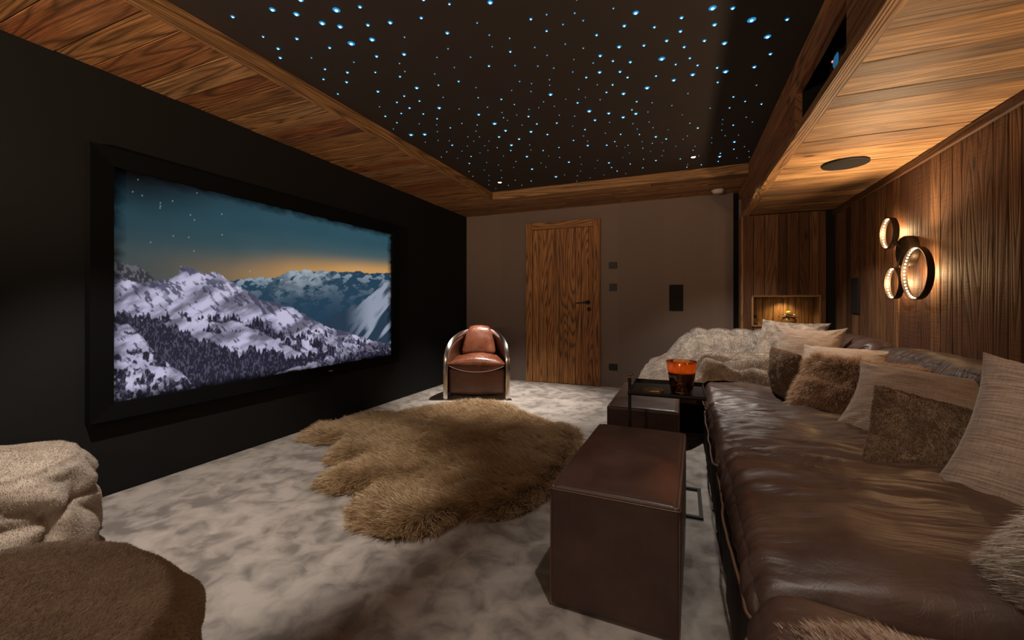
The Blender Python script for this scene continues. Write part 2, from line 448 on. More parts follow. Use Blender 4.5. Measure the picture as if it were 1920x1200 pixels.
def stretch_wall():
    m = NT('brown_wall_fabric'); P = m.geo(); sp = m.n('ShaderNodeSeparateXYZ', i_0=P)
    a = m.noise(m.vec(m.math('MULTIPLY', sp.outputs[0], 30.0), 0.0, m.math('MULTIPLY', sp.outputs[2], 330.0)), 1.0, 2)
    b = m.noise(m.vec(m.math('MULTIPLY', sp.outputs[0], 330.0), 0.0, m.math('MULTIPLY', sp.outputs[2], 40.0)), 1.0, 2)
    f = m.math('ADD', m.math('MULTIPLY', a, .6), m.math('MULTIPLY', b, .4))
    strip = m.math('FRACT', m.math('MULTIPLY', m.math('FLOOR', m.math('DIVIDE', m.math('ADD', sp.outputs[0], 2.33), .53)), .37))
    col = m.mix(f, (.14, .104, .088), (.20, .152, .13))
    col = m.mix(m.math('MULTIPLY', strip, .18), col, (.27, .205, .17))
    p = m.pr(i_Base_Color=col, i_Roughness=.9, i_Normal=m.bump(f, .25, .002)); p.inputs['Specular IOR Level'].default_value = .1
    return m.done(p.outputs[0])
M['wall_brown'] = stretch_wall()
M['wall_black'] = simple('charcoal_wall_paint', (.0078, .0080, .0082), .8, bumpk=.08, scale=90, noisecol=.12, spec=.18)
M['black_frame'] = simple('black_velvet_frame', (.003, .003, .003), .85, spec=.1)
M['ceiling_black'] = simple('dark_stretch_ceiling', (.028, .022, .020), .7, spec=.2, noisecol=.1, scale=6)
M['void'] = simple('matt_black_recess', (.008, .008, .008), .85, spec=.1)
M['black_metal'] = simple('black_metal', (.018, .017, .016), .38, metal=.4, spec=.5, bumpk=.05)
M['black_plastic'] = simple('black_plastic', (.012, .012, .012), .5, spec=.3, bumpk=.05)
M['grille'] = simple('speaker_cloth', (.02, .018, .017), .95, spec=.1, bumpk=.6, scale=900)
M['white_plastic'] = simple('white_plastic', (.62, .55, .48), .45)
M['chrome'] = simple('polished_chrome', (.80, .79, .77), .2, metal=1, bumpk=.02, scale=30)
M['sofa'] = leather('sofa_leather', (.046, .025, .018), (.080, .045, .032), .46, streak=.5)
M['sofa_dark'] = leather('sofa_base_leather', (.012, .007, .005), (.020, .012, .009), .78)
M['pouf_leather'] = leather('ottoman_leather', (.048, .026, .021), (.078, .043, .033), .40, crease=.15)
M['seam'] = simple('tan_seam', (.14, .075, .045), .5)
M['club'] = leather('club_chair_leather', (.10, .028, .013), (.19, .064, .031), .28, crease=.8, cs=20)
M['club_dark'] = leather('club_chair_body_leather', (.10, .042, .024), (.17, .075, .042), .45, crease=.3)
M['linen'] = linen('taupe_linen', (.20, .15, .115), (.40, .315, .25))
M['linen_dark'] = linen('taupe_linen_coarse', (.16, .115, .088), (.33, .25, .19))
M['rugfur'] = furmat('long_sheepskin', (.26, .17, .09), (.54, .40, .24))
M['rugbase'] = simple('rug_hide', (.16, .10, .05), .95, spec=.05)
M['tanfur'] = furmat('tan_lambskin', (.36, .25, .16), (.62, .47, .34))
M['tanbase'] = simple('tan_hide', (.17, .115, .075), .95, spec=.05)
M['greyfur'] = furmat('grey_brown_fox_fur', (.16, .13, .105), (.54, .47, .40))
M['greybase'] = simple('grey_hide', (.10, .08, .065), .95, spec=.05)
M['beigefur'] = furmat('mottled_rabbit_fur', (.17, .11, .08), (.56, .43, .34))
M['beigebase'] = simple('mottled_hide', (.22, .15, .11), .95, spec=.05)
M['plush_brown'] = plush('brown_plush', (.10, .062, .038), (.26, .17, .105), 10, .15)
M['plush_grey'] = plush('grey_brown_plush', (.17, .13, .10), (.42, .35, .29), 16, .9)
M['throw'] = plush('grey_throw_fur', (.20, .17, .145), (.42, .37, .32), 14, .2)
M['cream'] = plush('cream_fur_cover', (.34, .28, .225), (.48, .41, .34), 7, .5)
M['creamfur'] = furmat('cream_short_fur', (.34, .28, .225), (.48, .41, .34), 1.05)

def carpet():
    m = NT('silver_viscose_carpet'); P = m.geo()
    n1 = m.noise(P, 9.0, 3, .55, .5); n2 = m.noise(P, 3.2, 3, .5, .4); n3 = m.noise(P, 700, 2, .6)
    f = m.math('ADD', m.math('MULTIPLY', n1, .62), m.math('MULTIPLY', n2, .38))
    f2 = m.ramp(f, [(.40, G(0)), (.50, G(.6)), (.60, G(1))])
    f3 = m.math('ADD', m.math('MULTIPLY', f2, .85), m.math('MULTIPLY', n3, .2))
    col = m.mix(f3, (.15, .132, .118), (.41, .37, .335))  # light and dark mottling puts the shading of the pile into the colour
    h = m.math('ADD', m.math('MULTIPLY', n3, .5), m.math('MULTIPLY', f2, .6))
    p = m.pr(i_Base_Color=col, i_Roughness=.75, i_Normal=m.bump(h, .35, .006)); p.inputs['Specular IOR Level'].default_value = .25
    p.inputs['Sheen Weight'].default_value = .35; p.inputs['Sheen Roughness'].default_value = .35
    return m.done(p.outputs[0])
M['carpet'] = carpet()

# ------------------------------------------------------------------ room shell
XL, XR, YB, YF = -2.864, 1.40, 5.23, -1.6
ZS = 2.277          # left and far board soffit
ZC = 2.369          # star ceiling
ZR = 1.97           # soffit over the sofa
XF = .577           # projector beam face
def struct(name, V, F, mat, **k):
    o = mesh(name, V, F, mat, None, k.pop('smooth', False), **k); o['kind'] = 'structure'; return o
def boards(a, b, c, size, wmin, wmax, thick, seed, lengths=None, gap=.004, jag=.005):
    """boards covering size=(len along a, len along b) from corner origin; c = outward normal, faces at origin plane"""
    rs = np.random.RandomState(seed); org, ua, ub, uc = [np.array(v, float) for v in (size[0], a, b, c)]
    LA, LB = size[1], size[2]; V = []; F = []; UV = []; PR = []; pos = 0; n = 0
    while pos < LB - 1e-6:
        wd = min(rs.uniform(wmin, wmax), LB - pos)
        if LB - pos - wd < wmin * .4: wd = LB - pos
        cuts = [0]
        while cuts[-1] < LA:
            cuts.append(LA if not lengths else min(LA, cuts[-1] + rs.uniform(*lengths)))
        for i in range(len(cuts) - 1):
            p0, p1 = cuts[i] + gap * .4, cuts[i + 1] - gap * .4
            q0, q1 = pos + gap / 2, pos + wd - gap / 2
            d = -rs.rand() * jag; e = .0015
            pr = rs.rand(); uo = rs.rand() * 30; vo = rs.rand() * 30
            P = [(p0, q0, -thick), (p1, q0, -thick), (p1, q1, -thick), (p0, q1, -thick),
                 (p0, q0, d - e), (p1, q0, d - e), (p1, q1, d - e), (p0, q1, d - e),
                 (p0 + e, q0 + e, d), (p1 - e, q0 + e, d), (p1 - e, q1 - e, d), (p0 + e, q1 - e, d)]
            for x, y, z in P:
                V.append(org + ua * x + ub * y + uc * z); UV.append((uo + x, vo + y + z)); PR.append(pr)
            qs = [(8, 9, 10, 11), (4, 5, 9, 8), (5, 6, 10, 9), (6, 7, 11, 10), (7, 4, 8, 11), (0, 1, 5, 4), (1, 2, 6, 5), (2, 3, 7, 6), (3, 0, 4, 7), (3, 2, 1, 0)]
            if np.cross(ua, ub) @ uc < 0: qs = [tuple(reversed(q)) for q in qs]
            F += [tuple(k + n for k in q) for q in qs]; n += 12
        pos += wd
    return np.array(V), F, dict(uv=np.array(UV), attrs={'pr': np.array(PR)})
def bstruct(name, mat, *a, **k):
    V, F, kw = boards(*a, **k); return struct(name, V, F, mat, **kw)
def plank(name, x0, x1, y0, y1, z0, z1, axis, mat, seed=0, parent=None, b=.002):
    """single squared timber with grain along axis"""
    V, F = box(x0, x1, y0, y1, z0, z1, b); rs = np.random.RandomState(seed + 50); uo, vo = rs.rand(2) * 20
    k = 'xyz'.index(axis); o = [i for i in range(3) if i != k]
    uv = np.stack([V[:, k] + uo, V[:, o[0]] + V[:, o[1]] + vo], 1)
    kw = dict(uv=uv, attrs={'pr': np.full(len(V), rs.rand())})
    if parent is None: return struct(name, V, F, mat, **kw)
    return mesh(name, V, F, mat, parent, False, **kw)

struct('floor', *box(XL - .1, XR + .1, YF - .1, YB + .1, -.06, 0), M['carpet'])
struct('wall_left', *box(XL - .1, XL, YF - .1, YB + .1, 0, 2.6), M['wall_black'])
struct('wall_back', *box(XL - .1, XR + .1, YB, YB + .1, 0, 2.6), M['wall_brown'])
struct('wall_front', *box(XL - .1, XR + .1, YF - .1, YF, 0, 2.6), M['wall_brown'])
bstruct('wall_right', M['wood_wall'], (0, 0, 1), (0, -1, 0), (-1, 0, 0), ((XR, 5.08, 0), 2.45, 5.08 - YF), .07, .17, .05, 11)
struct('trim_1', *box(XR - .0, XR + .06, 5.08, YB, 0, 2.6), M['void'])
struct('trim_2', *box(1.325, XR, 5.02, YB - .002, 0, 2.0), M['void'])
struct('ceiling', *box(XL - .1, XR + .1, YF - .1, YB + .1, ZC, ZC + .08), M['ceiling_black'])
# boarded soffits along the screen wall and along the far wall
bstruct('trim_3', M['wood_soffit'], (1, 0, 0), (0, 1, 0), (0, 0, -1), ((XL, YF, ZS), -2.118 - XL, 4.468 - YF), .09, .21, .03, 5)
bstruct('trim_4', M['wood_soffit'], (1, 0, 0), (0, 1, 0), (0, 0, -1), ((XL, 4.49, ZS), XF - XL, YB - 4.49), .07, .15, .03, 8, lengths=(1.3, 2.6))
plank('trim_5', -2.118, -2.096, YF, 4.468, ZS - .001, ZC, 'y', M['wood_trim'], 1)
plank('trim_6', -2.118, XF, 4.468, 4.49, ZS - .001, ZC, 'x', M['wood_trim'], 2)
# soffit over the sofa and its projector beam with an opening
bstruct('trim_7', M['wood_light'], (1, 0, 0), (0, 1, 0), (0, 0, -1), ((.64, YF, ZR), XR - .64, 5.0 - YF), .10, .20, .03, 21, lengths=(.9, 3.0), jag=.005)
plank('trim_8', XF, .642, YF, 5.0, ZR - .006, ZR + .03, 'y', M['wood_trim'], 4)
OY0, OY1, OZ0, OZ1 = 1.945, 2.72, 2.005, 2.20
plank('trim_9', XF, XF + .035, YF, 5.23, OZ1, ZC, 'y', M['wood_soffit'], 5)
plank('trim_10', XF, XF + .035, OY1, 5.0, ZR + .03, OZ1, 'y', M['wood_soffit'], 6)
plank('trim_11', XF, XF + .035, YF, OY0, ZR + .03, OZ1, 'y', M['wood_soffit'], 7)
plank('trim_12', XF + .001, XF + .034, OY0, OY1, ZR + .03, OZ0, 'y', M['wood_soffit'], 8)
struct('trim_13', *box(XF + .036, XR, OY0 - .2, OY1 + .02, OZ0 - .02, OZ0 - .005), M['void'])
struct('trim_14', *box(XF + .036, XR - .01, OY1 + .001, OY1 + .02, OZ0, ZC - .001), M['void'])
struct('trim_15', *box(XR - .35, XR - .33, OY0 - .2, OY1, OZ0, ZC - .001), M['wall_brown'])
# dark crown strip where the sofa soffit meets the boards
plank('trim_16', XR - .022, XR, YF, 5.08, ZR - .05, ZR - .001, 'y', M['wood_wall'], 9)
# boarded panel with a niche at the far right corner
PX0, PX1, PY = XF, 1.322, 5.0
NX0, NX1, NZ0, NZ1 = .690, 1.262, .815, 1.108
def panel():
    parts = []; uvs = []; prs = []
    for (x0, x1, z0, z1, sd) in ((PX0, NX0, 0, ZR, 1), (NX1, PX1, 0, ZR, 2), (NX0, NX1, NZ1, ZR, 3), (NX0, NX1, 0, NZ0, 4)):
        V, F, kw = boards((0, 0, 1), (1, 0, 0), (0, -1, 0), ((x0, PY, z0), z1 - z0, x1 - x0), .07, .13, .012, sd)
        parts.append((V, F)); uvs.append(kw['uv']); prs.append(kw['attrs']['pr'])
    V, F = join(parts); return V, F, dict(uv=np.concatenate(uvs), attrs={'pr': np.concatenate(prs)})
V, F, kw = panel(); struct('wall_niche', V, F, M['wood_wall'], **kw)
plank('trim_17', PX0 - .001, PX0 + .018, PY - .001, YB, 0, ZR, 'z', M['wood_trim'], 12)
bstruct('trim_18', M['wood_niche'], (0, 0, 1), (1, 0, 0), (0, -1, 0), ((NX0, PY + .20, NZ0), NZ1 - NZ0, NX1 - NX0), .09, .17, .012, 31)
plank('trim_19', NX0 - .018, NX1 + .018, PY - .006, PY + .2, NZ1 - .001, NZ1 + .018, 'x', M['wood_niche'], 14)
plank('trim_20', NX0 - .018, NX1 + .018, PY - .006, PY + .2, NZ0 - .018, NZ0, 'x', M['wood_niche'], 15)
plank('trim_21', NX0 - .018, NX0, PY - .006, PY + .2, NZ0, NZ1, 'z', M['wood_niche'], 16)
plank('trim_22', NX1, NX1 + .018, PY - .006, PY + .2, NZ0, NZ1, 'z', M['wood_niche'], 17)
struct('trim_23', *box(.525, .575, YB - .01, YB, 0, ZS), M['void'])

# ------------------------------------------------------------------ door
DX0, DX1, DZ = -1.942, -.955, 2.11
d1 = bpy.data.objects.new('door_1', None); COL.objects.link(d1); d1.location = ((DX0 + DX1) / 2, YB, 0); d1['kind'] = 'structure'
V, F, kw = boards((0, 0, 1), (1, 0, 0), (0, -1, 0), ((DX0 + .09, YB - .022, .006), DZ - .10, DX1 - DX0 - .18), .07, .14, .02, 41)
mesh('door_leaf', V, F, M['wood_door'], d1, False, **kw)
fr = plank('door_frame', DX0, DX0 + .088, YB - .034, YB - .001, 0, DZ, 'z', M['wood_door'], 20, d1)
plank('door_frame', DX1 - .088, DX1, YB - .034, YB - .001, 0, DZ, 'z', M['wood_door'], 21, d1)
plank('door_frame', DX0 + .089, DX1 - .089, YB - .034, YB - .001, DZ - .088, DZ, 'x', M['wood_door'], 22, d1)
hx = -1.105
h = mesh('door_handle', *join([lathe((hx, YB - .032, 1.055), [(.027, -.012), (.027, 0), (.012, .003), (.012, .03)][::-1], 20, 'y'),
     tube([(hx, YB - .05, 1.055), (hx, YB - .085, 1.055), (hx - .03, YB - .09, 1.055), (hx - .08, YB - .088, 1.052), (hx - .14, YB - .086, 1.046)], [.011, .012, .013, .010, .008], 10)]), M['black_metal'], d1)
mesh('key_escutcheon', *lathe((hx + .012, YB - .034, .967), [(.024, 0), (.025, .004), (.019, .007)], 20, 'y'), M['black_metal'], d1)

# ------------------------------------------------------------------ projection screen
scr = thing('projection_screen', 'wide projection screen in a deep black frame showing snowy mountains at dusk', 'screen', (XL + .001, 2.39, 1.14))
y0, y1, z0, z1 = 1.134, 3.636, .413, 1.868; iy0, iy1, iz0, iz1 = 1.236, 3.553, .50, 1.772
xf = -2.81
def framebar(pts_out, pts_in):
    a, b = pts_out; c, d = pts_in
    V = [(XL + .002, *a), (XL + .002, *b), (xf, *b), (xf, *a), (xf - .012, *c), (xf - .012, *d), (XL + .002, *d), (XL + .002, *c)]
    return V, [(0, 1, 2, 3), (3, 2, 5, 4), (4, 5, 6, 7), (0, 3, 4, 7), (1, 6, 5, 2), (0, 7, 6, 1)]
OC = [(y0, z0), (y1, z0), (y1, z1), (y0, z1)]; IC = [(iy0, iz0), (iy1, iz0), (iy1, iz1), (iy0, iz1)]
mesh('screen_frame', *join([framebar((OC[i], OC[(i + 1) % 4]), (IC[i], IC[(i + 1) % 4])) for i in range(4)]), M['black_frame'], scr, False)
mesh('maker_plate', *box(xf - .004, xf + .001, 2.685, 2.725, .452, .462), simple('grey_plate', (.25, .25, .25), .4), scr, False)

def picture():
    NU, NV = 760, 430
    yy = np.linspace(iy0, iy1, NU); zz = np.linspace(iz0, iz1, NV)
    Y, Z = np.meshgrid(yy, zz, indexing='ij'); Xp = XL + .012
    a = (Y - iy0) / (iy1 - iy0); b = (Z - iz0) / (iz1 - iz0)
    # picture coordinates (0..1330, 0..1200) of the projected landscape: perspective-free mapping fixed to the screen
    S_, C_ = math.sin(THETA), math.cos(THETA)
    f = -Xp * S_ + Y * C_; u = 960 + 775 * (Xp * C_ + Y * S_) / f; v = 571 - 775 * (Z - CAM_H) / f
    U = (u - 150) * 2.1435; Vv = (v - 250) * 2.1435
    def pl(pts): p = np.array(pts, float); return np.interp(U, p[:, 0], p[:, 1])
    col = np.zeros(U.shape + (3,))
    def put(mask, c): col[...] = col * (1 - mask[..., None]) + np.asarray(c) * mask[..., None]
    # sky
    hz = pl([(130, 520), (400, 560), (610, 585), (850, 560), (1250, 560)]); top = pl([(130, 130), (1250, 415)])
    t = np.clip((Vv - top) / (hz - top), 0, 1); rx = sstep(100, 1250, U)
    skyA = np.array([.014, .030, .045]); skyB = np.array([.030, .085, .115]); skyC = np.array([.085, .125, .125])
    s = skyA + (skyB - skyA) * sstep(0, .45, t + rx * .5)[..., None]
    s = s + (skyC - s) * (sstep(.25, .85, t) * (.25 + .75 * rx))[..., None]
    yel = sstep(.52, .98, t) * (.22 + .78 * sstep(150, 1100, U)); yel = yel ** 1.7
    s = s + (np.array([.62, .33, .11]) - s) * yel[..., None]
    s = s * (1 - .85 * sstep(620, 110, U) * sstep(.55, 0, t))[..., None]; s *= (.58 + .3 * rx)[..., None]
    s *= (.92 + .16 * fbm(U / 140, Vv / 90, 0, 3))[..., None]
    col[...] = s
    for sx, sy in ((233, 186), (212, 235), (323, 280), (322, 300), (323, 292), (372, 272), (444, 328), (460, 348), (570, 325), (571, 408), (284, 438), (458, 473), (375, 412), (437, 418), (683, 555), (250, 250), (470, 240)):
        put(np.exp(-(((U - sx) / 2.0) ** 2 + ((Vv - sy) / 2.2) ** 2)) * .8, (.40, .47, .47))
    # far blue ridges
    r1 = pl([(560, 600), (610, 592), (700, 578), (790, 584), (830, 560), (870, 550), (930, 552), (1030, 556), (1120, 557), (1180, 563), (1250, 560)]) + (fbm(U / 22, 3, 0, 4) - .5) * 16
    m1 = sstep(-1.5, 1.5, Vv - r1) * (U > 560)
    put(m1, (.018, .048, .085)); dd = Vv - r1
    sn = fbm((U + Vv * .7) / 26, (Vv - U * .25) / 16, 2, 4); snow = sstep(.46, .60, sn) * np.exp(-np.clip(dd, 0, 200) / 48) * m1
    put(np.clip(snow * 1.1, 0, 1), (.24, .30, .36))
    core = np.exp(-((U - 900) / 85) ** 2) * np.clip(1 - dd / 110, 0, 1) * m1 * sstep(.38, .52, fbm(U / 18 + Vv / 30, Vv / 20, 5, 4))
    put(np.clip(core * .9, 0, 1), (.34, .39, .44))
    put(np.clip(m1 * sstep(90, 200, dd) * .6, 0, 1), (.015, .042, .075))
    # right hand mountain with snow gullies
    r2 = pl([(980, 752), (1060, 712), (1120, 688), (1180, 640), (1215, 605), (1255, 588), (1300, 580)]) + (fbm(U / 14, 9, 0, 4) - .5) * 16
    m2 = sstep(-1.5, 1.5, Vv - r2) * (U > 960); put(m2, (.020, .040, .070))
    g2 = ridge((U * .8 + Vv * .62) / 44, (Vv - U) / 300, 4, 3)
    put(m2 * sstep(.45, .85, g2) * sstep(1060, 1180, U), (.26, .30, .38))
    # dim left ridge
    r0 = pl([(120, 508), (160, 520), (200, 528), (250, 540), (290, 575), (320, 600)]) + (fbm(U / 10, 1, 0, 4) - .5) * 22
    m0 = sstep(-1.5, 1.5, Vv - r0) * (U < 330); put(m0, (.035, .035, .045)); put(m0 * sstep(.5, .62, fbm(U / 9, Vv / 14, 3, 4)) * .6, (.16, .16, .18))
    # main snow mountain
    r3 = pl([(120, 566), (165, 582), (220, 600), (270, 602), (310, 592), (370, 582), (398, 566), (402, 532), (425, 542), (445, 540), (490, 562), (515, 566), (530, 555), (560, 566), (600, 594), (660, 626), (730, 672), (780, 682), (860, 705), (915, 738), (960, 762), (1010, 785), (1080, 800), (1160, 830), (1260, 850)]) + (fbm(U / 9, 6, 0, 4) - .5) * 13
    m3 = sstep(-1.5, 1.5, Vv - r3)
    sh = fbm((U * .75 - Vv * 1.0) / 120 + 3, (U * .55 + Vv) / 42, 7, 5); rk = fbm((U - Vv * .9) / 16, (Vv * 1.0 + U * .5) / 26, 1, 4)
    base = np.array([.30, .285, .40]) * (.42 + 1.15 * sstep(.3, .68, sh))[..., None]
    put(m3, (0, 0, 0)); col[...] = col + base * m3[..., None]
    rockzone = np.exp(-np.clip(Vv - r3, 0, 400) / 75) * .9 + .12
    put(m3 * sstep(.54, .62, rk * (.75 + .45 * rockzone)) * .85, (.045, .045, .085))
    put(m3 * sstep(.62, .72, sh) * .35, (.55, .53, .64))
    # forest
    def forest(tp, bp, dens, seed, wd=7.0):
        ht = vnoise(U / wd, seed, 0) * 30 + vnoise(U / (wd * .5), seed + 3, 0) * 12
        tpv = pl(tp) + 22 - ht + (fbm(U / 60, seed, 0, 3) - .5) * 50; bpv = pl(bp) + (fbm(U / 40, seed + 5, 0, 3) - .5) * 30
        mk = sstep(-3, 3, Vv - tpv) * sstep(4, -4, Vv - bpv)
        cover = sstep(1 - dens - .1, 1 - dens + .02, fbm(U / 22, Vv / 30, seed, 4) + .12)
        put(np.clip(mk * cover, 0, 1), (.018, .016, .030))
        sn = sstep(.56, .68, vnoise(U / 3.6, Vv / 9.5, seed + 1) * .6 + fbm(U / 9, Vv / 14, seed, 3) * .45)
        put(mk * cover * sn * .38, (.15, .14, .23))
    forest([(620, 730), (720, 760), (850, 815), (960, 830), (1090, 870)], [(620, 755), (760, 815), (860, 870), (980, 900), (1100, 905)], .40, 21, 5)
    forest([(960, 790), (1100, 815), (1250, 850)], [(960, 800), (1100, 850), (1250, 880)], .34, 33, 5)
    forest([(120, 700), (240, 735), (330, 765), (420, 800), (500, 815), (560, 845), (640, 885), (690, 845), (760, 870), (840, 895), (905, 905)],
           [(120, 745), (190, 770), (250, 820), (310, 890), (360, 930), (430, 975), (480, 1040), (640, 1020), (780, 975), (840, 945), (910, 915)], .74, 44, 8)
    forest([(120, 940), (250, 955), (350, 975), (440, 1000), (520, 1010)], [(120, 1300), (560, 1300)], .44, 55, 9)
    forest([(150, 870), (300, 880)], [(150, 905), (300, 940)], .33, 66, 9)
    # vignette of the projected edge
    e = np.minimum(np.minimum(a, 1 - a) * 30, np.minimum(b, 1 - b) * 20) + (fbm(a * 40, b * 30, 0, 2) - .5) * .6
    col *= np.clip(e + .15, 0, 1)[..., None]
    V = np.stack([np.full(Y.size, Xp), Y.ravel(), Z.ravel()], 1)
    return V, grid(NU, NV)[:, ::1], col.reshape(-1, 3)
V, F, Cc = picture()
m = NT('projected_picture'); at_ = m.n('ShaderNodeAttribute', attribute_name='picture')
e = m.n('ShaderNodeEmission', i_Color=at_.outputs['Color'], i_Strength=1.0)
dfs = m.n('ShaderNodeBsdfDiffuse'); dfs.inputs[0].default_value = (.006, .006, .006, 1)
mm = m.done(m.n('ShaderNodeAddShader', i_0=e.outputs[0], i_1=dfs.outputs[0]).outputs[0]); mm.cycles.emission_sampling = 'NONE'
mesh('picture', V, F, mm, scr, False, attrs={'picture': Cc})

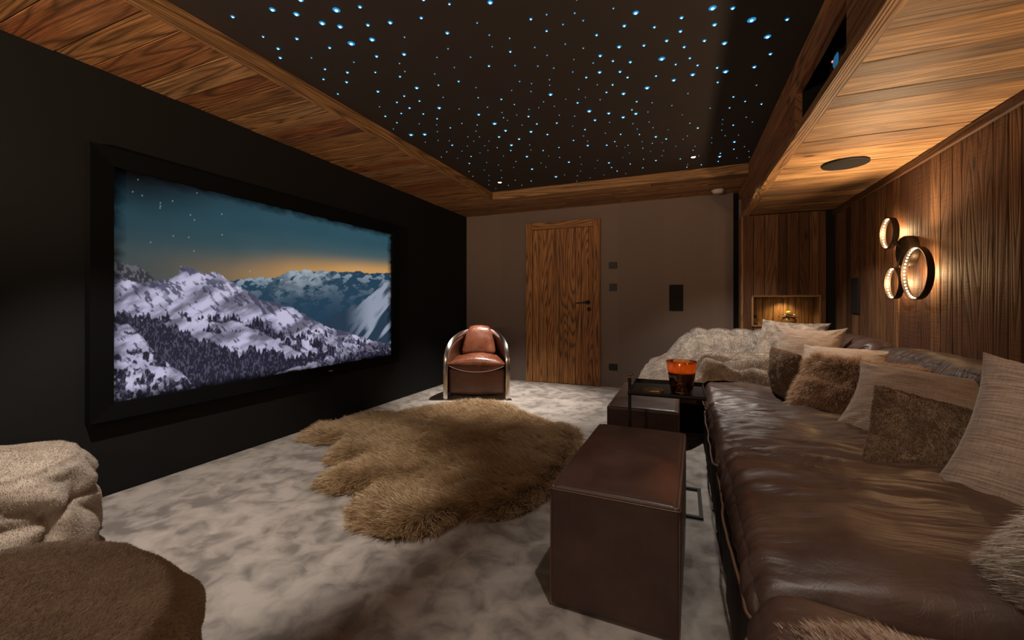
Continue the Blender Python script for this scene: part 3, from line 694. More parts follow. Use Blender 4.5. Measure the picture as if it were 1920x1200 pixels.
# ------------------------------------------------------------------ star lights
STARS = [(3.4,0.3,2.228), (3.2,-0.105,2.393), (3.2,-1.226,4.173), (3.2,-1.571,1.645), (3.2,-1.98,2.709), (3.0,0.125,2.071), (3.0,-1.286,2.777), (3.0,-1.455,1.432), (3.0,-1.875,2.742), (2.8,0.392,2.397), (2.8,0.309,4.169), (2.8,0.228,2.664), (2.8,-0.203,2.678), (2.8,-0.597,2.847), (2.6,-1.328,3.204), (2.6,-1.45,1.66), (2.6,-1.585,1.473), (2.5,-0.347,2.694), (2.5,-1.085,3.013), (2.5,-1.551,1.323), (2.5,-1.721,1.319), (2.4,0.054,2.625), (2.4,-0.199,1.97), (2.4,-0.303,3.009), (2.4,-0.393,3.032), (2.4,-1.301,3.504), (2.4,-1.646,1.382), (2.3,0.198,2.372), (2.3,-0.778,2.528), (2.3,-1.374,3.847), (2.3,-1.525,1.524), (2.3,-1.531,2.411), (2.2,0.393,3.84), (2.2,-0.049,2.647), (2.2,-0.478,2.931), (2.2,-0.788,1.656), (2.2,-0.987,3.791), (2.2,-1.259,2.92), (2.2,-1.518,2.135), (2.0,-0.198,3.483), (2.0,-0.442,2.393), (2.0,-0.588,3.001), (2.0,-0.643,3.954), (2.0,-0.738,3.456), (2.0,-1.283,1.593), (2.0,-1.354,3.009), (1.9,0.373,2.673), (1.9,0.141,2.197), (1.9,-0.305,2.196), (1.9,-1.222,3.11), (1.9,-1.327,2.601), (1.9,-1.377,1.823), (1.8,0.209,2.106), (1.8,-0.41,2.236), (1.8,-1.072,1.761), (1.8,-1.769,2.078), (1.7,0.453,2.286), (1.7,-0.075,2.237), (1.7,-0.123,3.56), (1.7,-0.23,4.057), (1.7,-0.589,3.509), (1.7,-1.341,1.457), (1.7,-1.787,3.014), (1.7,-1.795,1.51), (1.7,-1.868,3.465), (1.7,-1.955,1.531), (1.6,0.102,2.31), (1.6,-0.005,2.084), (1.6,-1.786,1.84), (1.6,-2.017,1.592), (1.5,0.433,2.567), (1.5,0.106,3.431), (1.5,-0.01,2.186), (1.5,-0.259,2.04), (1.5,-0.267,2.357), (1.5,-0.333,2.432), (1.5,-0.983,3.11), (1.5,-1.013,2.761), (1.5,-1.051,1.528), (1.5,-1.393,1.566), (1.5,-1.525,1.781), (1.5,-1.718,2.334), (1.5,-1.868,1.918), (1.5,-1.934,1.281), (1.4,0.18,2.601), (1.4,0.007,2.326), (1.4,-0.185,2.233), (1.4,-0.3,2.51), (1.4,-0.644,2.699), (1.4,-0.857,2.941), (1.4,-0.998,2.899), (1.4,-1.128,1.622), (1.4,-1.7,1.628), (1.4,-1.952,2.37), (1.3,0.486,3.184), (1.3,0.348,3.477), (1.3,0.308,4.083), (1.3,0.195,2.772), (1.3,0.077,2.532), (1.3,-0.28,2.831), (1.3,-0.354,2.31), (1.3,-0.394,2.559), (1.3,-0.395,2.057), (1.3,-0.444,2.635), (1.3,-0.461,4.062), (1.3,-1.004,2.093), (1.3,-1.241,2.168), (1.3,-1.38,3.313), (1.2,0.407,4.015), (1.2,0.302,3.005), (1.2,-0.144,2.558), (1.2,-0.525,2.417), (1.2,-0.607,4.229), (1.2,-0.641,4.098), (1.2,-0.658,1.825), (1.2,-0.69,3.134), (1.2,-0.843,2.018), (1.2,-1.533,1.991), (1.2,-1.599,2.279), (1.2,-1.634,2.544), (1.2,-1.651,2.187), (1.2,-1.682,2.443), (1.2,-1.879,1.766), (1.2,-1.971,1.841), (1.1,0.307,4.304), (1.1,0.165,4.347), (1.1,0.036,2.443), (1.1,-0.126,2.105), (1.1,-0.45,3.326), (1.1,-0.822,3.303), (1.1,-1.092,2.463), (1.1,-1.12,3.42), (1.1,-1.747,2.236), (1.1,-1.765,3.308), (1.1,-1.82,2.377), (1.0,0.38,3.101), (1.0,0.295,3.162), (1.0,0.038,4.367), (1.0,-0.02,4.098), (1.0,-0.036,2.476), (1.0,-0.314,3.386), (1.0,-0.322,2.938), (1.0,-0.36,4.225), (1.0,-0.515,3.457), (1.0,-0.615,1.933), (1.0,-0.96,1.595), (1.0,-0.974,3.405), (1.0,-1.376,2.158), (1.0,-1.514,4.21), (1.0,-1.625,2.713), (1.0,-1.636,1.9), (1.0,-1.937,1.434), (1.0,-1.942,2.486), (1.0,-2.024,2.004), (0.9,0.457,4.27), (0.9,0.133,4.077), (0.9,0.044,4.286), (0.9,-0.067,2.977), (0.9,-0.187,2.885), (0.9,-0.223,3.013), (0.9,-0.227,3.181), (0.9,-0.32,3.273), (0.9,-0.458,2.287), (0.9,-0.479,2.135), (0.9,-0.498,2.713), (0.9,-0.558,3.26), (0.9,-0.597,2.532), (0.9,-0.711,2.032), (0.9,-0.73,3.845), (0.9,-0.805,2.825), (0.9,-0.867,2.144), (0.9,-0.902,4.347), (0.9,-1.134,1.87), (0.9,-1.184,3.255), (0.9,-1.213,3.368), (0.9,-1.429,2.296), (0.9,-1.497,2.946), (0.9,-1.674,3.77), (0.9,-1.692,2.629), (0.9,-1.706,3.505), (0.9,-1.753,2.734), (0.9,-1.822,3.691), (0.9,-1.841,2.882), (0.9,-1.895,2.242), (0.8,0.559,4.287), (0.8,0.472,3.47), (0.8,0.419,3.364), (0.8,0.416,2.898), (0.8,0.311,3.67), (0.8,-0.153,3.824), (0.8,-0.171,3.947), (0.8,-0.207,3.295), (0.8,-0.458,1.863), (0.8,-0.496,3.077), (0.8,-0.537,4.349), (0.8,-0.58,1.823), (0.8,-0.674,2.251), (0.8,-0.708,2.881), (0.8,-0.726,3.246), (0.8,-0.732,2.357), (0.8,-0.751,2.198), (0.8,-0.803,1.914), (0.8,-0.858,3.697), (0.8,-0.88,2.443), (0.8,-0.887,1.853), (0.8,-0.902,1.751), (0.8,-0.903,2.307), (0.8,-0.973,2.661), (0.8,-1.06,1.98), (0.8,-1.106,2.874), (0.8,-1.228,3.839), (0.8,-1.286,1.706), (0.8,-1.492,3.411), (0.8,-1.523,3.734), (0.8,-1.582,2.911), (0.8,-1.631,3.611), (0.8,-1.777,3.162), (0.8,-1.86,1.656), (0.8,-1.929,4.024), (0.8,-1.998,4.168), (0.7,0.533,4.121), (0.7,0.484,3.986), (0.7,0.277,3.544), (0.7,0.173,3.115), (0.7,0.097,3.817), (0.7,0.035,3.56), (0.7,0.031,2.845), (0.7,-0.289,1.9), (0.7,-0.34,3.164), (0.7,-0.433,1.927), (0.7,-0.514,3.561), (0.7,-0.528,1.917), (0.7,-0.584,2.33), (0.7,-0.719,3.361), (0.7,-0.75,4.299), (0.7,-0.848,2.599), (0.7,-0.946,4.089), (0.7,-1.06,4.404), (0.7,-1.126,4.144), (0.7,-1.163,2.634), (0.7,-1.222,2.525), (0.7,-1.237,3.714), (0.7,-1.412,2.474), (0.7,-1.452,1.881), (0.7,-1.473,2.839), (0.7,-1.473,1.957), (0.7,-1.562,3.237), (0.7,-1.677,1.775), (0.7,-1.678,3.08), (0.7,-1.761,2.923), (0.7,-1.801,2.564), (0.7,-1.854,3.868), (0.7,-1.959,2.873), (0.7,-2.036,2.564), (0.6,0.407,3.695), (0.6,0.267,3.344), (0.6,0.222,3.79), (0.6,0.215,3.672), (0.6,0.003,3.619), (0.6,-0.054,3.755), (0.6,-0.307,3.543), (0.6,-0.43,1.784), (0.6,-0.48,2.522), (0.6,-0.557,2.065), (0.6,-0.672,2.121), (0.6,-0.749,2.417), (0.6,-0.8,2.685), (0.6,-0.845,2.357), (0.6,-0.893,3.894), (0.6,-0.904,2.664), (0.6,-0.987,2.385), (0.6,-1.081,2.706), (0.6,-1.114,3.562), (0.6,-1.175,2.761), (0.6,-1.177,2.27), (0.6,-1.19,2.03), (0.6,-1.229,1.912), (0.6,-1.329,2.044), (0.6,-1.464,3.053), (0.6,-1.54,3.129), (0.6,-1.579,3.006), (0.6,-1.651,3.26), (0.6,-1.902,3.301), (0.6,-1.991,4.333), (0.5,0.27,3.426), (0.5,-0.002,3.151), (0.5,-0.076,1.927), (0.5,-0.102,3.38), (0.5,-0.156,3.63), (0.5,-0.259,3.793), (0.5,-0.434,3.767), (0.5,-0.453,3.62), (0.5,-0.504,3.858), (0.5,-0.549,2.214), (0.5,-0.58,2.646), (0.5,-0.703,2.621), (0.5,-0.762,3.036), (0.5,-0.794,4.057), (0.5,-0.913,1.942), (0.5,-1.011,4.23), (0.5,-1.034,3.639), (0.5,-1.041,2.562), (0.5,-1.186,2.713), (0.5,-1.223,2.389), (0.5,-1.416,2.749), (0.5,-1.442,3.588), (0.5,-1.463,3.212), (0.5,-1.508,2.682), (0.5,-1.765,3.99), (0.5,-1.986,3.677), (0.5,-2.023,3.831), (0.5,-2.023,3.221), (0.4,0.083,3.912), (0.4,0.049,3.321), (0.4,-0.233,3.614), (0.4,-0.315,3.699), (0.4,-0.333,3.979), (0.4,-0.424,3.581), (0.4,-1.666,4.126), (0.4,-1.668,4.327), (0.4,-1.809,4.276), (0.4,-1.911,3.13)]

star_m = [emis('star_core', (.34, .80, 1.0), 3.2, 'NONE'), emis('star_halo_blue', (.015, .26, .60), 1.1, 'NONE')]  # second material: glowing blue ring modelled as the halo round each core
dim_m = [emis('star_core_dim', (.30, .62, .85), 1.3, 'NONE'), emis('star_halo_dim', (.04, .20, .38), .5, 'NONE')]  # same modelled halo ring, weaker, for the faint stars
smesh = {}
def starmesh(c):
    k = round(c * 5) / 5
    if k in smesh: return smesh[k]
    r = .0028 + .0038 * k ** 1.2; core = min(r * .5, .0078)
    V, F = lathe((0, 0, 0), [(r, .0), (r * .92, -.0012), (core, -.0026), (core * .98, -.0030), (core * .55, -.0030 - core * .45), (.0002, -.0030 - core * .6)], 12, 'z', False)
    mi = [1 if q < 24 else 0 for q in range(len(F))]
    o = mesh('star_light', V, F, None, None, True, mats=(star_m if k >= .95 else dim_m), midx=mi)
    me = o.data; bpy.data.objects.remove(o); smesh[k] = me; return me
big = sorted([s for s in STARS if s[0] >= 2.8], key=lambda s: (-s[2], s[1]))
ordn = ['farthest', 'second farthest', 'third farthest', 'fourth farthest', 'fifth farthest', 'sixth farthest', 'seventh farthest', 'eighth farthest', 'ninth farthest', 'tenth farthest', 'eleventh farthest', 'twelfth farthest', 'second nearest', 'nearest of all']
zs = [('near the screen-side wood border', lambda x, y: x < -1.5), ('in the far half near the back border', lambda x, y: y > 3.6), ('beside the projector beam', lambda x, y: x > 0.1), ('over the middle of the room', lambda x, y: True)]
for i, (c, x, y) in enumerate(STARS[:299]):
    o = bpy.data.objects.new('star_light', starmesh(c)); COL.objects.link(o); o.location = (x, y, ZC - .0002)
    zone = next(n for n, f in zs if f(x, y))
    if (c, x, y) in big:
        k = big.index((c, x, y)); props(o, f'very large bright blue ceiling star, {ordn[k]} of the fourteen largest', 'star light', 'largest star lights')
    elif c >= 1.7: props(o, f'medium bright blue star light {zone}', 'star light', f'medium star lights {zone}')
    elif c >= .95: props(o, f'small blue star light {zone}', 'star light', f'small star lights {zone}')
    else: props(o, f'tiny faint star light point {zone}', 'star light', f'tiny star lights {zone}')
rest = STARS[299:]
if rest:
    pv = []
    for c, x, y in rest:
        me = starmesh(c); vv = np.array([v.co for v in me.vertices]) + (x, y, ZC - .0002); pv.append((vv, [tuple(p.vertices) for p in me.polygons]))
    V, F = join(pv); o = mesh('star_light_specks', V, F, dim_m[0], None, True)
    props(o, 'faintest pinprick star lights scattered between the others on the dark ceiling', 'star lights', kind='stuff')

# ------------------------------------------------------------------ ceiling downlights, smoke detector, speakers, wall plates
lamp_e = emis('downlight_glow', (1, .88, .72), 22.0, 'NONE')
for i, (x, y) in enumerate(SPOTS):
    t = thing('ceiling_downlight', ['small white recessed downlight above the leather armchair', 'small white recessed downlight above the throw by the right beam', 'small white recessed downlight above the fur poufs', 'small white recessed downlight above the nearest end of the sofa'][i], 'ceiling light', (x, y, ZC), 'recessed downlights')
    mesh('trim_ring', *lathe((x, y, ZC - .004), [(.030, .004), (.031, 0), (.022, -.001), (.020, .003)], 24, 'z', False), M['black_metal'], t)
    mesh('lens', *lathe((x, y, ZC - .003), [(.019, 0), (.012, -.0025), (.001, -.003)], 20, 'z', False), lamp_e, t)
t = thing('smoke_detector', 'round white smoke detector on the wood border above the far wall', 'smoke detector', (.355, 5.02, ZS))
mesh('base', *lathe((.355, 5.02, ZS - .014), [(.062, .014), (.064, .004), (.058, 0)], 32, 'z', False), M['white_plastic'], t)
mesh('cover', *lathe((.355, 5.02, ZS - .036), [(.056, .022), (.052, .008), (.03, .001), (.001, 0)], 32, 'z', False), M['white_plastic'], t)
t = thing('ceiling_speaker', 'round dark speaker grille set in the light wood soffit', 'speaker', (1.0, 3.39, ZR))
mesh('grille', *lathe((1.0, 3.39, ZR - .009), [(.122, .001), (.12, 0), (.001, -.001)], 48, 'z', False), M['grille'], t)
mesh('rim', *lathe((1.0, 3.39, ZR - .010), [(.128, .010), (.128, .001), (.123, 0), (.122, .004)], 48, 'z', False), M['black_plastic'], t)
def plate(name, label, cat, x0, x1, z0, z1, mat, y=YB, dep=.009):
    t = thing(name, label, cat, ((x0 + x1) / 2, y, (z0 + z1) / 2))
    mesh('plate', *box(x0, x1, y - dep, y - .0005, z0, z1, .002), mat, t, False); return t
t = plate('light_switch', 'black switch plate with two toggles beside the door, upper of two', 'switch', -.849, -.748, 1.474, 1.556, M['black_plastic'])
for x, z in ((-.812, 1.527), (-.783, 1.511)):
    mesh('toggle', *tube([(x, YB - .008, z), (x, YB - .016, z), (x + .004, YB - .03, z - .004)], [.006, .0045, .005], 10), M['chrome'], t)
t = plate('wall_control', 'plain black square control plate below the toggle switch', 'wall control', -.843, -.753, 1.197, 1.288, M['black_plastic'])
mesh('button', *box(-.835, -.761, YB - .012, YB - .009, 1.205, 1.280, .001), M['black_plastic'], t, False)
t = plate('power_outlet', 'black double socket low on the wall beside the door', 'outlet', -.849, -.745, .213, .291, M['black_plastic'])
for x in (-.822, -.772): mesh('socket', *lathe((x, YB - .0095, .252), [(.019, .0), (.019, -.002), (.016, .002), (.001, .003)][::-1], 20, 'y', False), M['void'], t)
t = thing('wall_speaker', 'tall black speaker panel mounted on the brown far wall', 'speaker', (-.07, YB, 1.11))
mesh('grille', *box(-.141, .001, YB - .014, YB - .009, .960, 1.258, .002), M['grille'], t, False)
mesh('surround', *box(-.146, .006, YB - .010, YB - .0005, .955, 1.263, .002), M['black_plastic'], t, False)
t = thing('wall_speaker', 'narrow black speaker panel on the wooden wall left of the ring lamp', 'speaker', (XR, 4.49, 1.105))
mesh('grille', *box(XR - .012, XR - .006, 4.412, 4.568, .952, 1.259, .002), M['grille'], t, False)
mesh('surround', *box(XR - .007, XR - .0005, 4.408, 4.572, .948, 1.263, .001), M['black_plastic'], t, False)

# projector in the beam opening
t = thing('projector', 'black projector with a blue lit lens inside the beam opening', 'projector', (.84, 2.24, OZ0 - .005))
PJ = (.672, .95, 2.14, 2.50, OZ0 - .004, OZ0 + .205)
mesh('body', *box(*PJ[:6], .012), M['black_plastic'], t, False)
mesh('lens_barrel', *lathe((.672, 2.36, OZ0 + .160), [(.05, .005), (.05, -.010), (.042, -.012), (.038, -.006)], 28, 'x', False), M['black_metal'], t)
mesh('lens', *lathe((.664, 2.36, OZ0 + .160), [(.038, 0), (.025, -.008), (.001, -.011)], 24, 'x', False), emis('blue_lens', (.03, .20, .38), .55, 'NONE'), t)
mesh('indicator_light', *lathe((.669, 2.43, OZ0 + .195), [(.005, .002), (.005, -.004), (.0005, -.006)], 10, 'x', False), emis('red_led', (1, .08, .1), 5, 'NONE'), t)

# ------------------------------------------------------------------ ring lamp on the wooden wall
led_e = emis('warm_led', (1, .66, .34), 26.0)
bar_m = simple('bronze_band', (.045, .032, .022), .45, metal=.6)
def ringlamp(dy, dz, label):
    X0 = XR - .078
    t = thing('ring_wall_lamp', label, 'wall lamp', (XR, 3.45 + dy, 1.35 + dz), 'ring lamps')
    pl_ = lathe((0, 0, 0), [(.10, 0), (.10, -.045), (.094, -.05), (.001, -.05)], 40, 'x', False)
    mesh('wall_plate', pl_[0] + (XR, 3.535 + dy, 1.385 + dz), pl_[1], bar_m, t)
    for cy, cz, R_ in ((3.32, 1.224, .163), (3.69, 1.53, .108), (3.615, 1.176, .108)):
        V, F = lathe((X0, cy + dy, cz + dz), [(R_, .034), (R_, 0), (R_ - .005, 0), (R_ - .005, .034)], 72, 'x', False)
        F = list(F) + [(3 * 72 + k, 3 * 72 + (k + 1) % 72, (k + 1) % 72, k) for k in range(72)]
        rg = mesh('ring', V, F, bar_m, t, False)
        n = int(R_ * 260); pv = []
        for k in range(n):
            a = 2 * math.pi * k / n; c = np.array([X0 + .017, cy + dy + (R_ - .007) * math.cos(a), cz + dz + (R_ - .007) * math.sin(a)])
            v, f = lathe((0, 0, 0), [(.0055, .003), (.0045, -.001), (.0005, -.003)], 6, 'x', False)
            # dot facing the ring centre
            tq = np.array([0, -math.sin(a), math.cos(a)]); rd = np.array([0, -math.cos(a), -math.sin(a)]); vv = np.stack([v[:, 1] * 1.0, v[:, 2], -v[:, 0]], 1)
            pv.append((c + np.outer(vv[:, 0], (1, 0, 0)) + np.outer(vv[:, 1], tq) + np.outer(vv[:, 2], rd), f))
        V, F = join(pv); mesh('led_strip', V, F, led_e, rg, True)
    # stalks holding the rings off the wall
    for (ya, za, yb, zb) in ((3.535, 1.385, 3.41, 1.36), (3.535, 1.385, 3.61, 1.458), (3.535, 1.385, 3.585, 1.28)):
        mesh('arm', *tube([(XR - .045, ya + dy, za + dz), (X0 + .02, yb + dy, zb + dz)], .007, 8), bar_m, t)
    return t
ringlamp(0, 0, 'wall lamp of three glowing bronze rings around a dark disc')

# ------------------------------------------------------------------ things in the niche
vm = simple('amber_ceramic', (.42, .22, .05), .25, spec=.6, noisecol=.3, scale=30)
t = thing('vase', 'squat round amber vase standing in the lit niche', 'vase', (1.02, 5.08, NZ0))
mesh('bowl', *lathe((1.02, 5.08, NZ0 + .001), [(.034, 0), (.058, .010), (.071, .038), (.067, .062), (.050, .082), (.034, .088), (.031, .080), (.045, .06), (.045, .02), (.001, .012)], 32), vm, t)
t2 = thing('flower', 'white and purple succulent flower with a yellow bloom in the amber vase', 'flower', (1.02, 5.08, NZ0 + .06))
pm = simple('purple_petal', (.20, .12, .14), .6, noisecol=.3, scale=80); wm = simple('white_petal', (.6, .52, .45), .6)
for ring_, (cnt, ln, zz, mt_) in enumerate(((10, .095, .020, pm), (8, .065, .030, wm), (7, .048, .040, pm))):
    pv = []
    for k in range(cnt):
        a = 2 * math.pi * (k + .4 * ring_) / cnt; V = []
        for s in np.linspace(0, 1, 7):
            wd = .018 * math.sin(math.pi * min(1, s * .9 + .08)); r_ = .004 + ln * s; zz_ = zz + .012 * s + (.012 * s * s if ring_ else -.006 * s)
            for q in (-1, 0, 1):
                V.append((1.02 + r_ * math.cos(a) - q * wd * math.sin(a), 5.08 + r_ * math.sin(a) + q * wd * math.cos(a), NZ0 + .06 + zz_ + abs(q) * .004))
        pv.append((V, [tuple(f) for f in grid(7, 3)]))
    V, F = join(pv); mesh('petals', V, F, mt_, t2)
mesh('bloom', *lathe((1.02, 5.075, NZ0 + .105), [(.004, 0), (.020, .008), (.026, .022), (.021, .036), (.009, .043), (.001, .042)], 14), simple('yellow_bloom', (.55, .62, .06), .5, noisecol=.3, scale=120), t2)
t = thing('wall_socket', 'black socket with a plugged cable on the side of the niche', 'outlet', (.692, 5.10, .93))
mesh('plate', *box(NX0 + .0005, NX0 + .012, 5.07, 5.14, .90, .985, .002), M['black_plastic'], t, False)
mesh('plug', *box(NX0 + .012, NX0 + .045, 5.085, 5.12, .885, .92, .004), M['black_plastic'], t, False)
cp = [(NX0 + .03, 5.10, .885)] + [(NX0 + .035 + .022 * math.sin(k * .5), 5.10 - .004 * k, .885 - .0045 * k) for k in range(1, 15)] + [(NX0 + .06, 5.05, .818)]
mesh('cable', *tube(cp, .003, 6), M['black_plastic'], t)
t = thing('candle_holder', 'small silver tealight holder at the left end of the niche', 'candle holder', (.745, 5.06, NZ0))
mesh('cup', *lathe((.745, 5.06, NZ0 + .001), [(.014, 0), (.016, .02), (.015, .021), (.013, .006), (.001, .005)], 20), M['chrome'], t)
t = thing('device_box', 'small flat black box lying in the left corner of the niche', 'box', (.71, 5.05, NZ0))
t2_ = mesh('case', *box(NX0 + .002, NX0 + .035, 5.02, 5.12, NZ0 + .001, NZ0 + .022, .003), M['black_plastic'], t, False)
t = thing('niche_spotlight', 'tiny recessed spotlight in the top of the niche', 'spotlight', (.983, 5.1, NZ1))
mesh('trim_ring', *lathe((.983, 5.1, NZ1 - .005), [(.018, .004), (.018, 0), (.013, -.001), (.012, .002)], 20, 'z', False), M['chrome'], t)
mesh('lens', *lathe((.983, 5.1, NZ1 - .0035), [(.012, 0), (.001, -.001)], 16, 'z', False), emis('niche_lens', (1, .75, .42), 14, 'NONE'), t)

# ------------------------------------------------------------------ club armchair with chrome hoop
CF = np.array([-2.055, 3.975, 0.0]); CR = np.array([.924, .382, 0]); CB = np.array([-.382, .924, 0]); CZ = np.array([0, 0, 1.0])
def cw(p): p = np.asarray(p, float); return CF + np.outer(p[:, 0], CR) + np.outer(p[:, 1], CB) + np.outer(p[:, 2], CZ)
chair = thing('armchair', 'cognac leather club armchair with polished chrome hoop frame near the far left corner', 'armchair', tuple(CF + CB * .33))
def smooth_path(pts, n=12):
    P = np.array(pts, float); P = np.vstack([2 * P[0] - P[1], P, 2 * P[-1] - P[-2]]); out = []
    for i in range(1, len(P) - 2):
        for k in range(n):
            t = k / n; a, b, c, d = P[i - 1], P[i], P[i + 1], P[i + 2]
            out.append(.5 * (2 * b + (c - a) * t + (2 * a - 5 * b + 4 * c - d) * t * t + (3 * b - a - 3 * c + d) * t ** 3))
    out.append(P[-2]); return np.array(out)
half = [(.335, 0, 0), (.337, 0, .18), (.337, 0, .36), (.331, .02, .48), (.312, .08, .575), (.272, .19, .645), (.205, .33, .695), (.11, .43, .722), (0, .47, .73)]
hp = smooth_path(half, 8); full = np.vstack([hp, (hp[::-1] * (-1, 1, 1))[1:]])
Tn = np.gradient(full, axis=0); Tn /= np.linalg.norm(Tn, axis=1)[:, None]
fwd = np.array([0, -1.0, 0]); side = np.cross(Tn, fwd); side /= np.linalg.norm(side, axis=1)[:, None]
nrm_ = np.cross(side, Tn)
V = []
for i in range(len(full)):
    for a, b in ((-.5, -.5), (.5, -.5), (.5, .5), (-.5, .5)): V.append(full[i] + side[i] * a * .046 + nrm_[i] * b * .014)
F = [tuple(f) for f in grid(len(full), 4, False, True)] + [(3, 2, 1, 0), tuple((len(full) - 1) * 4 + k for k in range(4))]
o = mesh('chrome_frame', cw(V), F, M['chrome'], chair, True)
bv = o.modifiers.new('bevel', 'BEVEL'); bv.width = .003; bv.segments = 2; bv.limit_method = 'ANGLE'
low = smooth_path([(.325, .03, .06), (.327, .12, .06), (.328, .22, .06), (.325, .33, .06), (.31, .43, .06), (.27, .53, .06), (.20, .61, .06), (.10, .66, .06), (0, .67, .06)], 8)
low = np.vstack([low, (low[::-1] * (-1, 1, 1))[1:]]); rows = []
inn = full * (.965, 1, 1) + (0, .012, -.012)
for s in np.linspace(0, 1, 14):
    p = inn * (1 - s) + low * s; p[:, 1] += .05 * math.sin(math.pi * s) * (inn[:, 2] > .5); p[:, 0] *= 1 + .0 * s; rows.append(p)
V = np.concatenate(rows); F = grid(14, len(full))
o = mesh('barrel_shell', cw(V), [tuple(f) for f in F], M['club_dark'], chair)
sm = o.modifiers.new('thick', 'SOLIDIFY'); sm.thickness = .022; sm.offset = 0
def seatfn(q, P):
    x = P[:, 0]; q = q.copy(); zc = .378
    q[:, 2] = zc + (q[:, 2] - zc) * (.28 + .95 * (1 - np.abs(x) ** 2.2)) - .012 * (1 - x * x)
    q[:, 1] -= .035 * (1 - x * x) * np.clip(-P[:, 1], 0, 1)
    q[:, 2] += (fbm(q[:, 0] * 14, q[:, 1] * 14, 2, 3) - .5) * .008
    return cw(q)
V, F = puffbox((0, .30, .378), (.312, .285, .062), .05, (26, 24, 8), .035, 0, seatfn)
sc_ = mesh('seat_cushion', V, F, M['club'], chair)
xs = np.linspace(-.30, .30, 40)
mesh('piping', *tube(cw(np.stack([xs, .30 - .285 - .035 * (1 - (xs / .312) ** 2) - .002, .378 - .058 * (.28 + .95 * (1 - np.abs(xs / .312) ** 2.2)) - .012 * (1 - (xs / .312) ** 2) + .008], 1)), .004, 6), M['seam'], sc_)
def bodyfn(q, P):
    q = q.copy(); q[:, 2] -= .022 * (1 - P[:, 0] ** 2) * np.clip(-P[:, 2], 0, 1)
    q[:, 1] -= .03 * (1 - P[:, 0] ** 2) * (1 - P[:, 2] ** 2) * np.clip(-P[:, 1], 0, 1)
    return cw(q)
mesh('seat_body', *puffbox((0, .32, .200), (.308, .285, .135), .03, (24, 20, 14), 0, 0, bodyfn), M['club_dark'], chair)
def backfn(q, P):
    q = q.copy(); t = (q[:, 2] - .455) / .33
    wsc = .98 - .36 * np.clip(t, 0, 1.1) ** 1.5; q[:, 0] *= wsc
    q[:, 1] += .13 * t - .025 * (1 - P[:, 0] ** 2) * (1 - P[:, 2] ** 2) * np.clip(-P[:, 1], 0, 1)
    q[:, 2] += .02 * (1 - P[:, 0] ** 2) * np.clip(P[:, 2], 0, 1)
    q[:, 1] += (fbm(q[:, 0] * 16, q[:, 2] * 16, 5, 3) - .5) * .008
    return cw(q)
V, F = puffbox((0, .30, .61), (.200, .055, .158), .05, (22, 10, 22), 0, 0, backfn)
mesh('back_cushion', V, F, M['club'], chair)

# ------------------------------------------------------------------ sectional sofa
SX0, SXB = .135, 1.10
sofa = thing('sectional_sofa', 'large brown leather corner sofa with puffy creased cushions along the wooden wall', 'sofa', (.75, 2.0, 0))
def basefn(q, P):
    q = q.copy(); s = np.clip(-P[:, 0], 0, 1) ** 4
    q[:, 0] -= s * .012 * ridge(q[:, 1] * 9, q[:, 2] * 1.5, 3, 2) * (P[:, 2] < .98); return q
mesh('sofa_base', *puffbox((.760, .955, .14), (.61, 2.40, .14), .02, (6, 260, 8), 0, 0, basefn), M['sofa_dark'], sofa)
mesh('sofa_base', *puffbox((.555, 4.29, .14), (.80, .68, .14), .02, (30, 20, 8), 0, 0, None), M['sofa_dark'], sofa)
def seatcush(name, x0, x1, y0, y1, z0, z1, seed, wr=1.0, bulge=.035, band=None, front='x', n=(90, 90, 10), ed=.078):
    cx, cy, cz = (x0 + x1) / 2, (y0 + y1) / 2, (z0 + z1) / 2
    def fn(q, P):
        q = q.copy(); X, Y, Z = q[:, 0], q[:, 1], q[:, 2]
        wx = P[:, 0] if front == 'x' else P[:, 1]
        up = np.clip((Z - z0) / (z1 - z0), 0, 1) ** .7
        d = (X - x0) if front == 'x' else (Y - y0)
        run, acr = (Y, X) if front == 'x' else (X, Y)
        fade = .30 + .70 * np.exp(-np.clip(d, 0, 9) / .22)
        bw = 1.0 if band is None else np.clip(.18 + sstep(band[0], band[1], run), 0, 1)
        wv = run * 15 + 2.0 * fbm(acr * 3.5, run * 3, seed, 2) + .9 * acr * math.sin(seed)
        r_ = .65 * ridge(wv, acr * 2.2, seed, 1) + .5 * ridge(wv * 2.3, acr * 3.4, seed + 4, 2)
        q[:, 2] += up * wr * bw * fade * .030 * r_
        q[:, 2] += up * .016 * (fbm(X * 5, Y * 5, seed + 3, 3) - .5) * 2
        side_ = np.clip(-wx, 0, 1) ** 3 * (1 - up * .5)
        k = 0 if front == 'x' else 1
        q[:, k] += side_ * wr * .010 * ridge(run * 17 + 2 * fbm(run * 3, Z * 6, seed, 2), Z * 9, seed, 2)
        # soft corners drawn in
        q[:, 2] -= up * .045 * (np.abs(P[:, 0] * P[:, 1]) ** 5) + up * ed * np.abs(P[:, 1] if front == 'x' else P[:, 0]) ** (4 if ed > .05 else 9)
        return q
    V, F = puffbox((cx, cy, cz), ((x1 - x0) / 2, (y1 - y0) / 2, (z1 - z0) / 2), min(.07, (z1 - z0) * .46), n, bulge, .0, fn)
    o = mesh(name, V, F, M['sofa'], sofa)
    pz = z0 + .035
    mesh('piping', *tube(path_loop(x0 - .004, x1 + .0, y0 + .004, y1 - .004, pz, .05, 8, .016, seed), .0045, 6, True), M['seam'], o)
    return o
seatcush('seat_cushion', SX0, SXB + .05, -1.35, .075, .275, .405, 1)
seatcush('seat_cushion', SX0 - .015, SXB + .05, .085, 1.052, .265, .420, 2, .7, .022, ed=.012)
seatcush('seat_cushion', SX0, SXB + .05, 1.060, 2.020, .275, .412, 3, 1.2, .075, (1.25, 1.7), n=(110, 120, 12), ed=.035)
